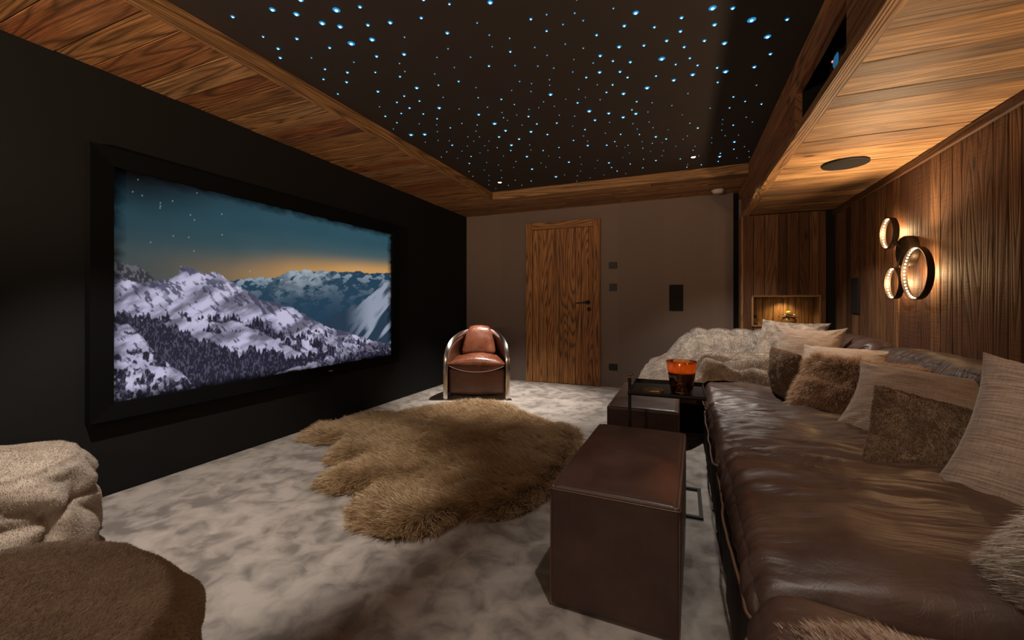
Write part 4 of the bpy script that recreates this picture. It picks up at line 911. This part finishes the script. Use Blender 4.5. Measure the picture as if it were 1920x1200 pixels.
seatcush('seat_cushion', SX0, SXB + .05, 2.050, 3.09, .275, .385, 4, 1.2, .062, (1.9, 2.1), n=(110, 120, 12), ed=.06)
seatcush('seat_cushion', SX0 + .01, SXB + .05, 3.10, 4.70, .275, .395, 5, 1.0, .035, None, n=(60, 80, 8))
seatcush('seat_cushion', -.29, SX0, 3.46, 4.72, .265, .385, 6, .7, .03, None, n=(30, 60, 8))
def backcush(x0, x1, y0, y1, z0, z1, seed, axis='x'):
    def fn(q, P):
        q = q.copy(); X, Y, Z = q[:, 0], q[:, 1], q[:, 2]
        t = (Z - z0) / (z1 - z0)
        run = Y if axis == 'x' else X; k = 0 if axis == 'x' else 1
        up = np.clip(P[:, 2], 0, 1)
        q[:, k] += .07 * t
        q[:, 2] += up * .014 * ridge(run * 13 + X * 9 + Z * 8, Z * 5 + run, seed, 2)
        q[:, k] -= .014 * ridge(run * 12 + Z * 10, Z * 3, seed + 2, 2) * np.clip(-P[:, k], 0, 1)
        q[:, 2] -= .030 * np.abs(P[:, 1 - k]) ** 6 * up
        return q
    V, F = puffbox(((x0 + x1) / 2, (y0 + y1) / 2, (z0 + z1) / 2), ((x1 - x0) / 2, (y1 - y0) / 2, (z1 - z0) / 2), .085, (20, 110, 20) if axis == 'x' else (90, 20, 20), .02, 0, fn)
    o = mesh('back_cushion', V, F, M['sofa'], sofa)
    mesh('piping', *tube([(x + .05, y, z1 - .018 + .02 * math.sin(math.pi * (y - y0) / (y1 - y0)) + .004 * math.sin(y * 23)) for x, y in [((x0 + x1) / 2 + .04, yy) for yy in np.linspace(y0 + .05, y1 - .05, 60)]] if axis == 'x' else
         [(x, (y0 + y1) / 2 + .09, z1 - .012) for x in np.linspace(x0 + .05, x1 - .05, 40)], .0045, 6), M['seam'], o)
backcush(1.13, 1.34, -1.35, .28, .36, .735, 11)
backcush(1.13, 1.34, .30, 1.86, .36, .735, 12)
backcush(1.13, 1.34, 1.88, 3.62, .36, .735, 13)
backcush(1.13, 1.34, 3.65, 4.66, .36, .750, 14)
backcush(.06, 1.30, 4.62, 4.90, .34, .700, 15, 'y')
mesh('sofa_back', *puffbox((1.365, 1.75, .32), (.03, 3.2, .32), .03, (4, 60, 10)), M['sofa_dark'], sofa)

# ------------------------------------------------------------------ leather ottomans
def ottoman(label, x0, x1, y0, y1, z1, seed, rot=0):
    t = thing('ottoman', label, 'ottoman', ((x0 + x1) / 2, (y0 + y1) / 2, 0), 'leather ottomans')
    c, s = math.cos(rot), math.sin(rot); mx, my = (x0 + x1) / 2, (y0 + y1) / 2
    def rt(q):
        q = np.array(q, float); x, y = q[:, 0] - mx, q[:, 1] - my
        q[:, 0] = mx + c * x - s * y; q[:, 1] = my + s * x + c * y; return q
    def fn(q, P):
        q = q.copy()
        edge = np.clip(1 - np.minimum(np.abs(1 - np.abs(P[:, 0])) * (x1 - x0) / 2, np.abs(1 - np.abs(P[:, 1])) * (y1 - y0) / 2) / .012, 0, 1)
        q[:, 2] += np.clip(P[:, 2], 0, 1) ** 8 * (.004 * (fbm(q[:, 0] * 8, q[:, 1] * 8, seed, 3) - .5) - .0035 * np.exp(-((np.abs(P[:, 0]) - .93) / .02) ** 2) - .0035 * np.exp(-((np.abs(P[:, 1]) - .965) / .012) ** 2))
        q[:, 0] += .004 * np.sign(P[:, 0]) * (fbm(q[:, 1] * 4, q[:, 2] * 4, seed, 2) - .5) * (1 - P[:, 1] ** 8)
        return rt(q)
    hh = z1 / 2 - .004
    mesh('body', *puffbox((mx, my, z1 / 2 + .004), ((x1 - x0) / 2, (y1 - y0) / 2, hh), .013, (70, 90, 40), .010, 0, fn), M['pouf_leather'], t)
    r = .0022
    mesh('top_seam', *tube(rt(path_loop(x0 + .001, x1 - .001, y0 + .001, y1 - .001, z1 - .016, .012, 6)), r, 6, True), M['seam'], t)
    for cx, cy in ((x0 + .003, y0 + .003), (x1 - .003, y0 + .003), (x1 - .003, y1 - .003), (x0 + .003, y1 - .003)):
        mesh('corner_seam', *tube(rt([(cx, cy, z) for z in np.linspace(.012, z1 - .018, 12)]), r, 6), M['seam'], t)
    mesh('foot_plinth', *(lambda v: (rt(v[0]), v[1]))(box(x0 + .02, x1 - .02, y0 + .02, y1 - .02, 0, .01)), M['void'], t, False)
ottoman('large dark brown leather cube ottoman in the foreground beside the sofa', -.41, .005, 1.35, 2.145, .418, 1, math.radians(-1.5))
ottoman('dark brown leather ottoman behind the black side table', -.425, -.02, 2.535, 3.37, .418, 2, math.radians(0))

# ------------------------------------------------------------------ side table with candle and coasters
t = thing('side_table', 'black metal side table with a tray top reaching toward the sofa', 'side table', (-.22, 2.23, 0))
TX0, TX1, TY0, TY1, TZ = -.245, .10, 2.055, 2.40, .60
mesh('tray', *join([box(TX0, TX1, TY0, TY1, TZ - .004, TZ, 0), box(TX0, TX1, TY0, TY0 + .006, TZ - .005, TZ + .012), box(TX0, TX1, TY1 - .006, TY1, TZ - .005, TZ + .018),
     box(TX0, TX0 + .006, TY0 + .006, TY1 - .006, TZ - .005, TZ + .012), box(TX1 - .006, TX1, TY0 + .006, TY1 - .006, TZ - .005, TZ + .012)]), M['black_metal'], t, False)
mesh('post', *box(TX0 - .016, TX0 - .001, 2.205, 2.225, .014, TZ + .05, .002), M['black_metal'], t, False)
mesh('hook', *tube([(TX0 - .012, 2.215, TZ + .035), (TX0 - .012, 2.215, TZ + .062), (TX0 - .002, 2.215, TZ + .072), (TX0 + .006, 2.215, TZ + .066)], .007, 8), simple('worn_metal', (.30, .22, .15), .35, metal=.8), t)
mesh('foot_frame', *join([box(TX0 - .016, .092, 2.165, 2.183, 0, .013), box(TX0 - .016, .092, 2.492, 2.510, 0, .013), box(.074, .092, 2.183, 2.492, 0, .013), box(TX0 - .016, TX0 + .002, 2.183, 2.492, 0, .013)]), M['black_metal'], t, False)

def glassmat():
    m = NT('amber_glass'); g0 = m.n('ShaderNodeBsdfTransparent'); g0.inputs[0].default_value = (.94, .66, .40, 1); tl = m.n('ShaderNodeBsdfTranslucent'); tl.inputs[0].default_value = (.9, .36, .10, 1); g = m.n('ShaderNodeMixShader', i_0=.13, i_1=g0.outputs[0], i_2=tl.outputs[0])
    gl = m.n('ShaderNodeBsdfGlossy', i_Roughness=.04); gl.inputs[0].default_value = (1, .9, .8, 1)
    fr_ = m.n('ShaderNodeFresnel', i_IOR=1.6); n = m.noise(m.geo(), 10, 2)
    f = m.math('ADD', fr_.outputs[0], m.math('MULTIPLY', n, .03))
    return m.done(m.n('ShaderNodeMixShader', i_0=f, i_1=g.outputs[0], i_2=gl.outputs[0]).outputs[0])
cx, cy, cz = -.005, 2.16, TZ + .0005
t = thing('candle', 'large amber glass candle with three burning wicks on the side table tray', 'candle', (cx, cy, cz))
mesh('glass', *lathe((cx, cy, cz), [(.001, 0), (.044, 0), (.048, .004), (.070, .155), (.0685, .157), (.066, .155), (.0455, .012), (.001, .010)], 48, 'z', False), glassmat(), t)
waxm = NT('dark_red_wax'); wp = waxm.pr(i_Roughness=.4); wp.inputs['Base Color'].default_value = (.30, .075, .03, 1); wp.inputs['Subsurface Weight'].default_value = .3; wp.inputs['Subsurface Radius'].default_value = (.03, .008, .004)
nn = waxm.noise(waxm.geo(), 60, 2); waxm.t.links.new(waxm.bump(nn, .1, .002), wp.inputs['Normal']); waxm = waxm.done(wp.outputs[0])
mesh('wax', *lathe((cx, cy, cz + .0125), [(.001, 0), (.0445, 0), (.0585, .093), (.050, .0955), (.001, .094)], 40, 'z', False), waxm, t)
flm = emis('flame', (1, .55, .18), 30)
for k in range(3):
    a = 2 * math.pi * k / 3 + .5; wx, wy = cx + .026 * math.cos(a), cy + .026 * math.sin(a)
    wk = mesh('wick', *tube([(wx, wy, cz + .1055), (wx + .0005, wy, cz + .112), (wx + .001, wy, cz + .117)], .0011, 6), M['black_plastic'], t)
    mesh('flame', *lathe((wx + .001, wy, cz + .115), [(.0008, 0), (.0040, .005), (.0036, .010), (.0014, .017), (.0002, .022)], 12), flm, wk)
gold = simple('gold_rim', (.75, .48, .18), .3, metal=1, bumpk=.6, scale=220); cork = simple('brown_agate', (.10, .06, .03), .3, noisecol=.6, scale=60)
for i, (x, y, z) in enumerate(((-.135, 2.135, 0), (-.131, 2.142, .0075))):
    t = thing('coaster', ['round gold rimmed coaster lying under the other coaster on the tray', 'round gold rimmed coaster on top of the other coaster'][i], 'coaster', (x, y, TZ + .0006 + z), 'gold rimmed coasters')
    mesh('disc', *lathe((x, y, TZ + .0006 + z), [(.001, 0), (.043, 0), (.043, .006), (.001, .006)], 40, 'z', False), cork, t)
    rr = [(.0435 + .0012 * math.sin(9 * a) + .0008 * math.sin(23 * a)) for a in np.linspace(0, 2 * math.pi, 80, endpoint=False)]
    mesh('rim', *tube([(x + r_ * math.cos(a), y + r_ * math.sin(a), TZ + .0038 + z) for r_, a in zip(rr, np.linspace(0, 2 * math.pi, 80, endpoint=False))], .0032, 8, True), gold, t)

# ------------------------------------------------------------------ pillows
CAM = np.array([0, 0, CAM_H])
def pillow_geo(C, A, D, w, T, n=56, pinch=.10, seed=0, wr=.010, sag=0.0, p=2.4):
    C, A, D = [np.array(v, float) for v in (C, A, D)]; h = np.linalg.norm(A - C); Vv = (A - C) / h; D = D / np.linalg.norm(D)
    N = np.cross(D, Vv); N /= np.linalg.norm(N)
    ctr = C + Vv * h / 2 + D * w / 2
    if N @ (CAM - ctr) < 0: N = -N
    g = np.sin(np.linspace(-1, 1, n) * math.pi / 2); X, Y = np.meshgrid(g, g, indexing='ij')
    out = []; uv = []
    for s in (1, -1):
        px = X * (1 - pinch * (1 - Y ** 2) * np.abs(X) ** 2.5); py = Y * (1 - pinch * (1 - X ** 2) * np.abs(Y) ** 2.5)
        e = np.clip(1 - np.abs(X) ** p, 0, 1) ** .55 * np.clip(1 - np.abs(Y) ** p, 0, 1) ** .55
        z = T * e * (1 + sag * -Y)
        ang = np.arctan2(Y, X); rad = np.hypot(X, Y)
        z = z + e ** .5 * wr * (fbm(px * 3.2 + seed, py * 3.2, seed, 4) - .5) * 2.2
        cornr = sstep(.75, 1.3, rad); z = z + e ** .6 * cornr * wr * .9 * np.sin(ang * 34 + 5 * fbm(px * 3, py * 3, seed, 2))
        P = ctr + (px * w / 2)[..., None] * D + (py * h / 2)[..., None] * Vv + (s * np.maximum(z, 0))[..., None] * N
        out.append(P.reshape(-1, 3)); uv.append(np.stack([(X * w / 2).ravel(), (Y * h / 2).ravel()], 1))
    Gd = grid(n, n); frontccw = (np.cross(D, Vv) @ N) > 0
    F = np.concatenate([Gd if frontccw else Gd[:, ::-1], (Gd[:, ::-1] if frontccw else Gd) + n * n])
    return np.concatenate(out), F, np.concatenate(uv), (C, D, Vv, N, ctr, h)
def pillow(label, C, A, D, w, T, mat, seed=0, furargs=None, group='cushions on the sofa', name='throw_pillow', cat='pillow', **k):
    V, F, uv, fr_ = pillow_geo(C, A, D, w, T, seed=seed, **k)
    t = thing(name, label, cat, tuple(fr_[4] - np.array([0, 0, fr_[4][2] - .40])), group)
    mesh('cover', V, F, mat, t, True, uv=uv)
    if furargs:
        fa = dict(furargs); fm = fa.pop('mat'); fl = fa.pop('flow'); Dn, Vn, Nn, ct = fr_[1], fr_[2], fr_[3], fr_[4]
        reg = lambda P_, N_: np.where(N_ @ Nn > -.3, 1.0, .15)
        fur('fur', V, F, flow=(lambda P_, N_: fl(P_, N_, Dn, Vn, Nn, ct)), mat=fm, parent=t, region=reg, seed=seed, **fa)
    return t
def radial(P_, N_, Dn, Vn, Nn, ct): return (P_ - ct) - np.outer((P_ - ct) @ Nn, Nn) * .5 + .08 * -Vn
def down(P_, N_, Dn, Vn, Nn, ct): return np.tile(-Vn + .2 * Dn, (len(P_), 1)) + .5 * (P_ - ct)
pillow('grey crinkled fur cushion leaning below the lit niche, farthest of the cushions', (.523, 4.302, .45), (.708, 4.572, .892), (.85, -.51, -.04), .54, .10, M['plush_grey'], 1, wr=.018, pinch=.13)
pillow('taupe linen cushion standing farthest along the sofa, in front of the grey fur cushion', (.661, 4.019, .40), (.729, 4.166, .873), (.955, -.277, -.052), .50, .10, M['linen'], 2, pinch=.20)
pillow('small brown plush cushion in shadow against the farthest linen cushion', (.604, 3.47, .40), (.589, 3.443, .729), (.334, -.938, -.064), .32, .07, M['plush_brown'], 3,
       dict(mat=furmat('mottled_brown_pile', (.13, .085, .055), (.42, .30, .21), 1.1), flow=down, count=16000, length=.012, width=.0010, lean=.55, clump=.5, cfreq=22, droop=.2, segs=2), pinch=.04)
pillow('taupe linen cushion behind the long-haired tan fur cushion, middle of the row', (.644, 3.392, .40), (.835, 3.682, .732), (.836, -.548, -.003), .53, .105, M['linen'], 4, pinch=.16)
pillow('long-haired tan lambskin cushion between two taupe linen cushions', (.606, 2.973, .41), (.757, 3.148, .702), (.832, -.544, -.099), .62, .085, M['tanbase'], 5,
       dict(mat=M['tanfur'], flow=down, count=45000, length=.060, width=.0011, lean=.60, clump=.45, cfreq=18, droop=.25), pinch=.03, p=3.0)
pillow('taupe linen cushion directly behind the short brown plush cushion', (.671, 2.506, .40), (.885, 2.784, .727), (.837, -.54, -.088), .64, .11, M['linen'], 6, pinch=.12)
pillow('short-pile brown plush cushion with a piped edge beside the largest linen cushion', (.653, 2.048, .395), (.749, 2.197, .690), (.957, -.191, -.22), .47, .075, M['plush_brown'], 7,
       dict(mat=furmat('brown_short_pile', (.085, .052, .032), (.25, .165, .10), 1.1), flow=down, count=26000, length=.010, width=.0009, lean=.55, clump=.6, cfreq=26, droop=.2, segs=2), pinch=.04, p=3.2)
pillow('largest taupe linen cushion, standing nearest at the right edge of the photo', (.697, 1.727, .40), (.943, 1.909, .869), (.773, -.61, -.17), .62, .12, M['linen_dark'], 8, pinch=.12, n=80)
def leftflow(P_, N_, Dn, Vn, Nn, ct): return np.tile(np.array([-.75, .35, -.25]), (len(P_), 1)) + .8 * (P_ - ct)
pillow('long-haired grey brown fur cushion in the bottom right corner', (.60, 1.22, .43), (.93, 1.32, .70), (.33, -.94, .05), .50, .11, M['greybase'], 9,
       dict(mat=M['greyfur'], flow=leftflow, count=60000, length=.055, width=.0008, lean=.8, clump=.35, cfreq=20, droop=.25, segs=4), pinch=.02, p=3.4, wr=.004)

# ------------------------------------------------------------------ grey fur throw over the corner seat and backrest
def throw_geo():
    nx, ny = 190, 230
    xs_ = np.linspace(-.37, .80, nx); ys_ = np.linspace(3.30, 5.02, ny); X, Y = np.meshgrid(xs_, ys_, indexing='ij')
    bx = .035 * (fbm(Y * 3, X * 0, 4, 2) - .5); fy = .16 * (fbm(X * 3.2, 1, 7, 3) - .5) + .30 * sstep(.02, .2, X)
    Xw = X + bx * sstep(.0, -.37, X); Yw = Y + (fy) * sstep(3.9, 3.3, Y)
    seat = .415 + .02 * sstep(-.3, 0, X)
    backx = sstep(-.30, .14, Xw) ** 1.15
    rise = sstep(4.35, 4.74, Yw) * .315 * backx
    Z = seat + rise
    hump = .075 * np.exp(-((Xw + .19) / .12) ** 2) * np.exp(-((Yw - 4.1) / .45) ** 2); Z += hump
    Z -= sstep(4.86, 4.99, Yw) * .30
    # bunched folds lying on the seat
    pile = sstep(3.52, 3.68, Yw) * sstep(4.42, 4.05, Yw) * sstep(-.02, .16, Xw) * sstep(.84, .66, Xw)
    wx_ = fbm(X * 3, Y * 3, 1, 2) * 1.4
    roll = lambda p_: np.abs(np.sin(p_)) ** .75
    wy_ = fbm(X * 2.6 + 3, Y * 1.5, 4, 2)
    fo = roll(Y * 11.0 + 3.2 * wy_ + X * 2.6 + .35 * np.sin(X * 8)) * (.7 + .4 * fbm(X * 3, Y * 4, 6, 2)); fo2 = roll(Y * 19 - X * 4 + 2.5 * wx_)
    Z += pile * (.045 + .125 * fo + .022 * fo2)
    gen = 1 - pile * .6
    Z += gen * (.030 * roll(X * 15 + 1.3 * wx_ + 1.6 * Y) * (.35 + .9 * fbm(X * 3, Y * 2, 3, 2)) + .012 * (fbm(X * 7, Y * 7, 9, 3) - .5))
    Z += .004 * roll(X * 44 + 4 * wx_ + Y * 8)
    # edges
    ed = sstep(.0, .035, Y - 3.30); Z = .40 + (Z - .40) * (.25 + .75 * ed)
    lf = sstep(.055, .0, X + .37); Z -= lf * .16
    return np.stack([Xw.ravel(), Yw.ravel(), Z.ravel()], 1), grid(nx, ny)
V, F = throw_geo()
t = thing('throw_blanket', 'grey fur throw bunched over the far corner seat and backrest', 'throw blanket', (.1, 4.1, .40))
o = mesh('blanket', V, F, M['throw'], t)
fur('fur_pile', V, F, 90000, .015, .0010, lambda P_, N_: np.tile(np.array([-.3, -.6, -.2]), (len(P_), 1)), furmat('grey_throw_pile', (.17, .145, .125), (.56, .50, .44), 1.2), t, lean=.75, clump=.45, cfreq=20, seed=12, segs=2, droop=.1, pf=11)

# mottled fur throw on the nearest seat
def near_throw():
    nx, ny = 90, 60; xs_ = np.linspace(.175, .98, nx); ys_ = np.linspace(.30, .925, ny); X, Y = np.meshgrid(xs_, ys_, indexing='ij')
    cx_, cy_ = .58, .62; Yw = Y + .05 * (fbm(X * 5, 0, 3, 3) - .5) + .025 * sstep(.35, .6, X) - .05 * sstep(.30, .175, X)
    P1 = (X - .1425) / .5 * 1; Z = .445 + .030 * (1 - ((X - .62) / .52) ** 2) * 1 + .008 * (fbm(X * 8, Y * 8, 2, 3) - .5)
    ed = np.minimum(np.minimum(X - .175, .98 - X), np.minimum(Y - .30, .925 - Y)); Z -= .03 * (1 - sstep(0, .05, ed))
    return np.stack([X.ravel(), Yw.ravel(), Z.ravel()], 1), grid(nx, ny)
V, F = near_throw()
t = thing('fur_throw', 'mottled beige and brown fur throw on the nearest seat at the bottom edge', 'fur throw', (.55, .65, .43))
mesh('hide', V, F, M['beigebase'], t)
fur('fur', V, F, 60000, .030, .0009, lambda P_, N_: np.tile(np.array([-.55, .55, 0]), (len(P_), 1)), M['beigefur'], t, lean=.75, clump=.55, cfreq=26, seed=13, segs=3, droop=.3)

# ------------------------------------------------------------------ sheepskin rug
POLY = np.array([(-2.78, 2.42), (-2.66, 2.26), (-2.45, 2.24), (-2.32, 2.30), (-2.24, 2.14), (-2.10, 1.98), (-2.00, 2.02), (-1.93, 2.06), (-1.97, 1.84), (-1.90, 1.72), (-1.72, 1.68), (-1.58, 1.78), (-1.52, 1.56), (-1.38, 1.46), (-1.18, 1.45), (-1.03, 1.54), (-.97, 1.74),
    (-.82, 1.76), (-.70, 1.90), (-.64, 2.12), (-.60, 2.5), (-.66, 2.9), (-.73, 3.2), (-.88, 3.36), (-1.02, 3.34), (-1.14, 3.46), (-1.34, 3.56), (-1.50, 3.74), (-1.66, 3.84), (-1.78, 3.88), (-1.98, 3.78), (-2.18, 3.66), (-2.36, 3.24), (-2.52, 3.12), (-2.60, 3.0), (-2.72, 2.84), (-2.70, 2.66), (-2.78, 2.58)])
def inside(P):
    x, y = P[:, 0], P[:, 1]; r = np.zeros(len(P), bool); n = len(POLY)
    for i in range(n):
        x1, y1 = POLY[i]; x2, y2 = POLY[(i + 1) % n]
        c = ((y1 > y) != (y2 > y)) & (x < (x2 - x1) * (y - y1) / (y2 - y1 + 1e-12) + x1); r ^= c
    return r
def pdist(P):
    d = np.full(len(P), 9.0); n = len(POLY)
    for i in range(n):
        a = POLY[i]; b = POLY[(i + 1) % n]; ab = b - a; t_ = np.clip(((P - a) @ ab) / (ab @ ab), 0, 1)
        d = np.minimum(d, np.linalg.norm(P - a - t_[:, None] * ab, axis=1))
    return d
step = .018; gx = np.arange(-2.82, -.55, step); gy = np.arange(1.42, 3.92, step); X, Y = np.meshgrid(gx, gy, indexing='ij')
P2 = np.stack([X.ravel(), Y.ravel()], 1); ins = inside(P2); ds = np.where(ins, pdist(P2), 0)
hid = np.abs(np.sin((P2[:, 0] * .35 + P2[:, 1] * 1.0 + .12 * fbm(P2[:, 0] * 3, P2[:, 1] * 3, 0, 3)) * math.pi / .58))
Zr = .006 + .036 * sstep(0, .10, ds) * (.55 + .45 * sstep(.0, .35, hid)) + .016 * (fbm(P2[:, 0] * 7, P2[:, 1] * 7, 2, 3) - .5) * sstep(0, .06, ds)
Gq = grid(len(gx), len(gy)); keep = ins[Gq].all(1); Gq = Gq[keep]
used = np.unique(Gq); remap = -np.ones(len(P2), int); remap[used] = np.arange(len(used))
RV = np.stack([P2[used, 0], P2[used, 1], Zr[used]], 1); RF = remap[Gq]
t = thing('sheepskin_rug', 'large golden brown long-haired sheepskin rug in the middle of the carpet', 'rug', (-1.6, 2.6, 0))
mesh('hide', RV, RF, M['rugbase'], t)
def rugflow(P_, N_):
    e = .05; q = P_[:, :2]
    d0 = np.where(inside(q), pdist(q), 0); gx_ = (pdist(q + (e, 0)) - pdist(q - (e, 0))); gy_ = (pdist(q + (0, e)) - pdist(q - (0, e)))
    o_ = -np.stack([gx_, gy_], 1) / (2 * e); wgt = np.exp(-d0 / .12)[:, None]
    sw = np.stack([-.8 + .9 * (fbm(q[:, 0] * 2, q[:, 1] * 2, 1, 2) - .5) * 2, -.45 + 1.2 * (fbm(q[:, 0] * 2, q[:, 1] * 2, 6, 2) - .5) * 2], 1)
    f_ = o_ * wgt * 1.3 + sw * (1 - wgt * .7); return np.concatenate([f_, np.zeros((len(q), 1))], 1)
fur('fur', RV, RF, 160000, .068, .0014, rugflow, M['rugfur'], t, lean=.70, clump=.42, cfreq=13, seed=14, segs=4, droop=.35, wob=.12)

# ------------------------------------------------------------------ cream fur covered poufs
def pouf(label, cx, cy, R_, Ht, seed, cnt, folds):
    nt, nsg = 150, 90; th = np.linspace(0, 2 * math.pi, nt, endpoint=False); s = np.linspace(0, 1, nsg); T_, S_ = np.meshgrid(th, s, indexing='ij')
    # profile: centre of the top -> rim -> side -> floor
    pr_ = np.array([(0, Ht), (.35 * R_, Ht), (.70 * R_, Ht - .006), (.90 * R_, Ht - .022), (.985 * R_, Ht - .06), (1.0 * R_, Ht - .12), (1.04 * R_, Ht * .5), (1.06 * R_, .12), (1.04 * R_, .04), (1.0 * R_, .004)])
    L = np.r_[0, np.cumsum(np.linalg.norm(np.diff(pr_, axis=0), axis=1))]; L /= L[-1]
    r_ = np.interp(S_, L, pr_[:, 0]); z_ = np.interp(S_, L, pr_[:, 1])
    cxn, cyn = np.cos(T_), np.sin(T_)
    # draped folds running diagonally round the side
    side = sstep(Ht * .93, Ht * .70, z_) * sstep(.0, .03, z_ + .01)
    dia = T_ * R_ * 0 + cxn * 3 + cyn * 3
    wp_ = fbm(cxn * 1.6 + seed, cyn * 1.6, z_ * 4, 2)
    fo = np.abs(np.sin(T_ * 4.5 + z_ * 9 + wp_ * 9)) ** .8 * (.45 + .8 * fbm(cxn * 2, cyn * 2, z_ * 3 + seed, 2)) - .35 * np.exp(-((z_ - Ht * (.62 + .25 * (wp_ - .5))) / .018) ** 2)
    r_ = r_ + side * folds * fo + .018 * (fbm(cxn * 2.2, cyn * 2.2, z_ * 6 + seed, 3) - .5) * sstep(0, .2, r_)
    z_ = z_ + sstep(Ht * .85, Ht, z_) * .022 * (fbm(r_ * cxn * 4.5 + seed, r_ * cyn * 4.5, 1, 2) - .5) * 2
    rimz = np.exp(-((S_ - L[3]) / .03) ** 2) * .012 * ridge(cxn * 3, cyn * 3, seed, 2); r_ = r_ + rimz
    V = np.stack([(cx + r_ * cxn).ravel(), (cy + r_ * cyn).ravel(), np.maximum(z_, .002).ravel()], 1)
    F = grid(nt, nsg, True)[:, ::-1]
    t = thing('fur_pouf', label, 'pouf', (cx, cy, 0), 'fur poufs'); mesh('cover', V, F, M['cream'], t)
    fur('pile', V, F, cnt, .0058, .00055, lambda P_, N_: np.stack([P_[:, 0] - cx, P_[:, 1] - cy, -.3 + 0 * P_[:, 0]], 1), M['creamfur'], t, lean=.4, clump=.3, cfreq=14, pf=14, seed=seed + 20, segs=2, droop=.15,
        region=lambda P_, N_: np.where((P_[:, 1] > cy - R_ * .8), 1.0, .3))
pouf('round cream fur pouf with folded sides, farther of the two by the screen wall', -2.47, .61, .345, .455, 3, 110000, .050)
pouf('round cream fur pouf in the bottom left corner, nearest to the camera', -1.25, .20, .445, .435, 8, 190000, .045)
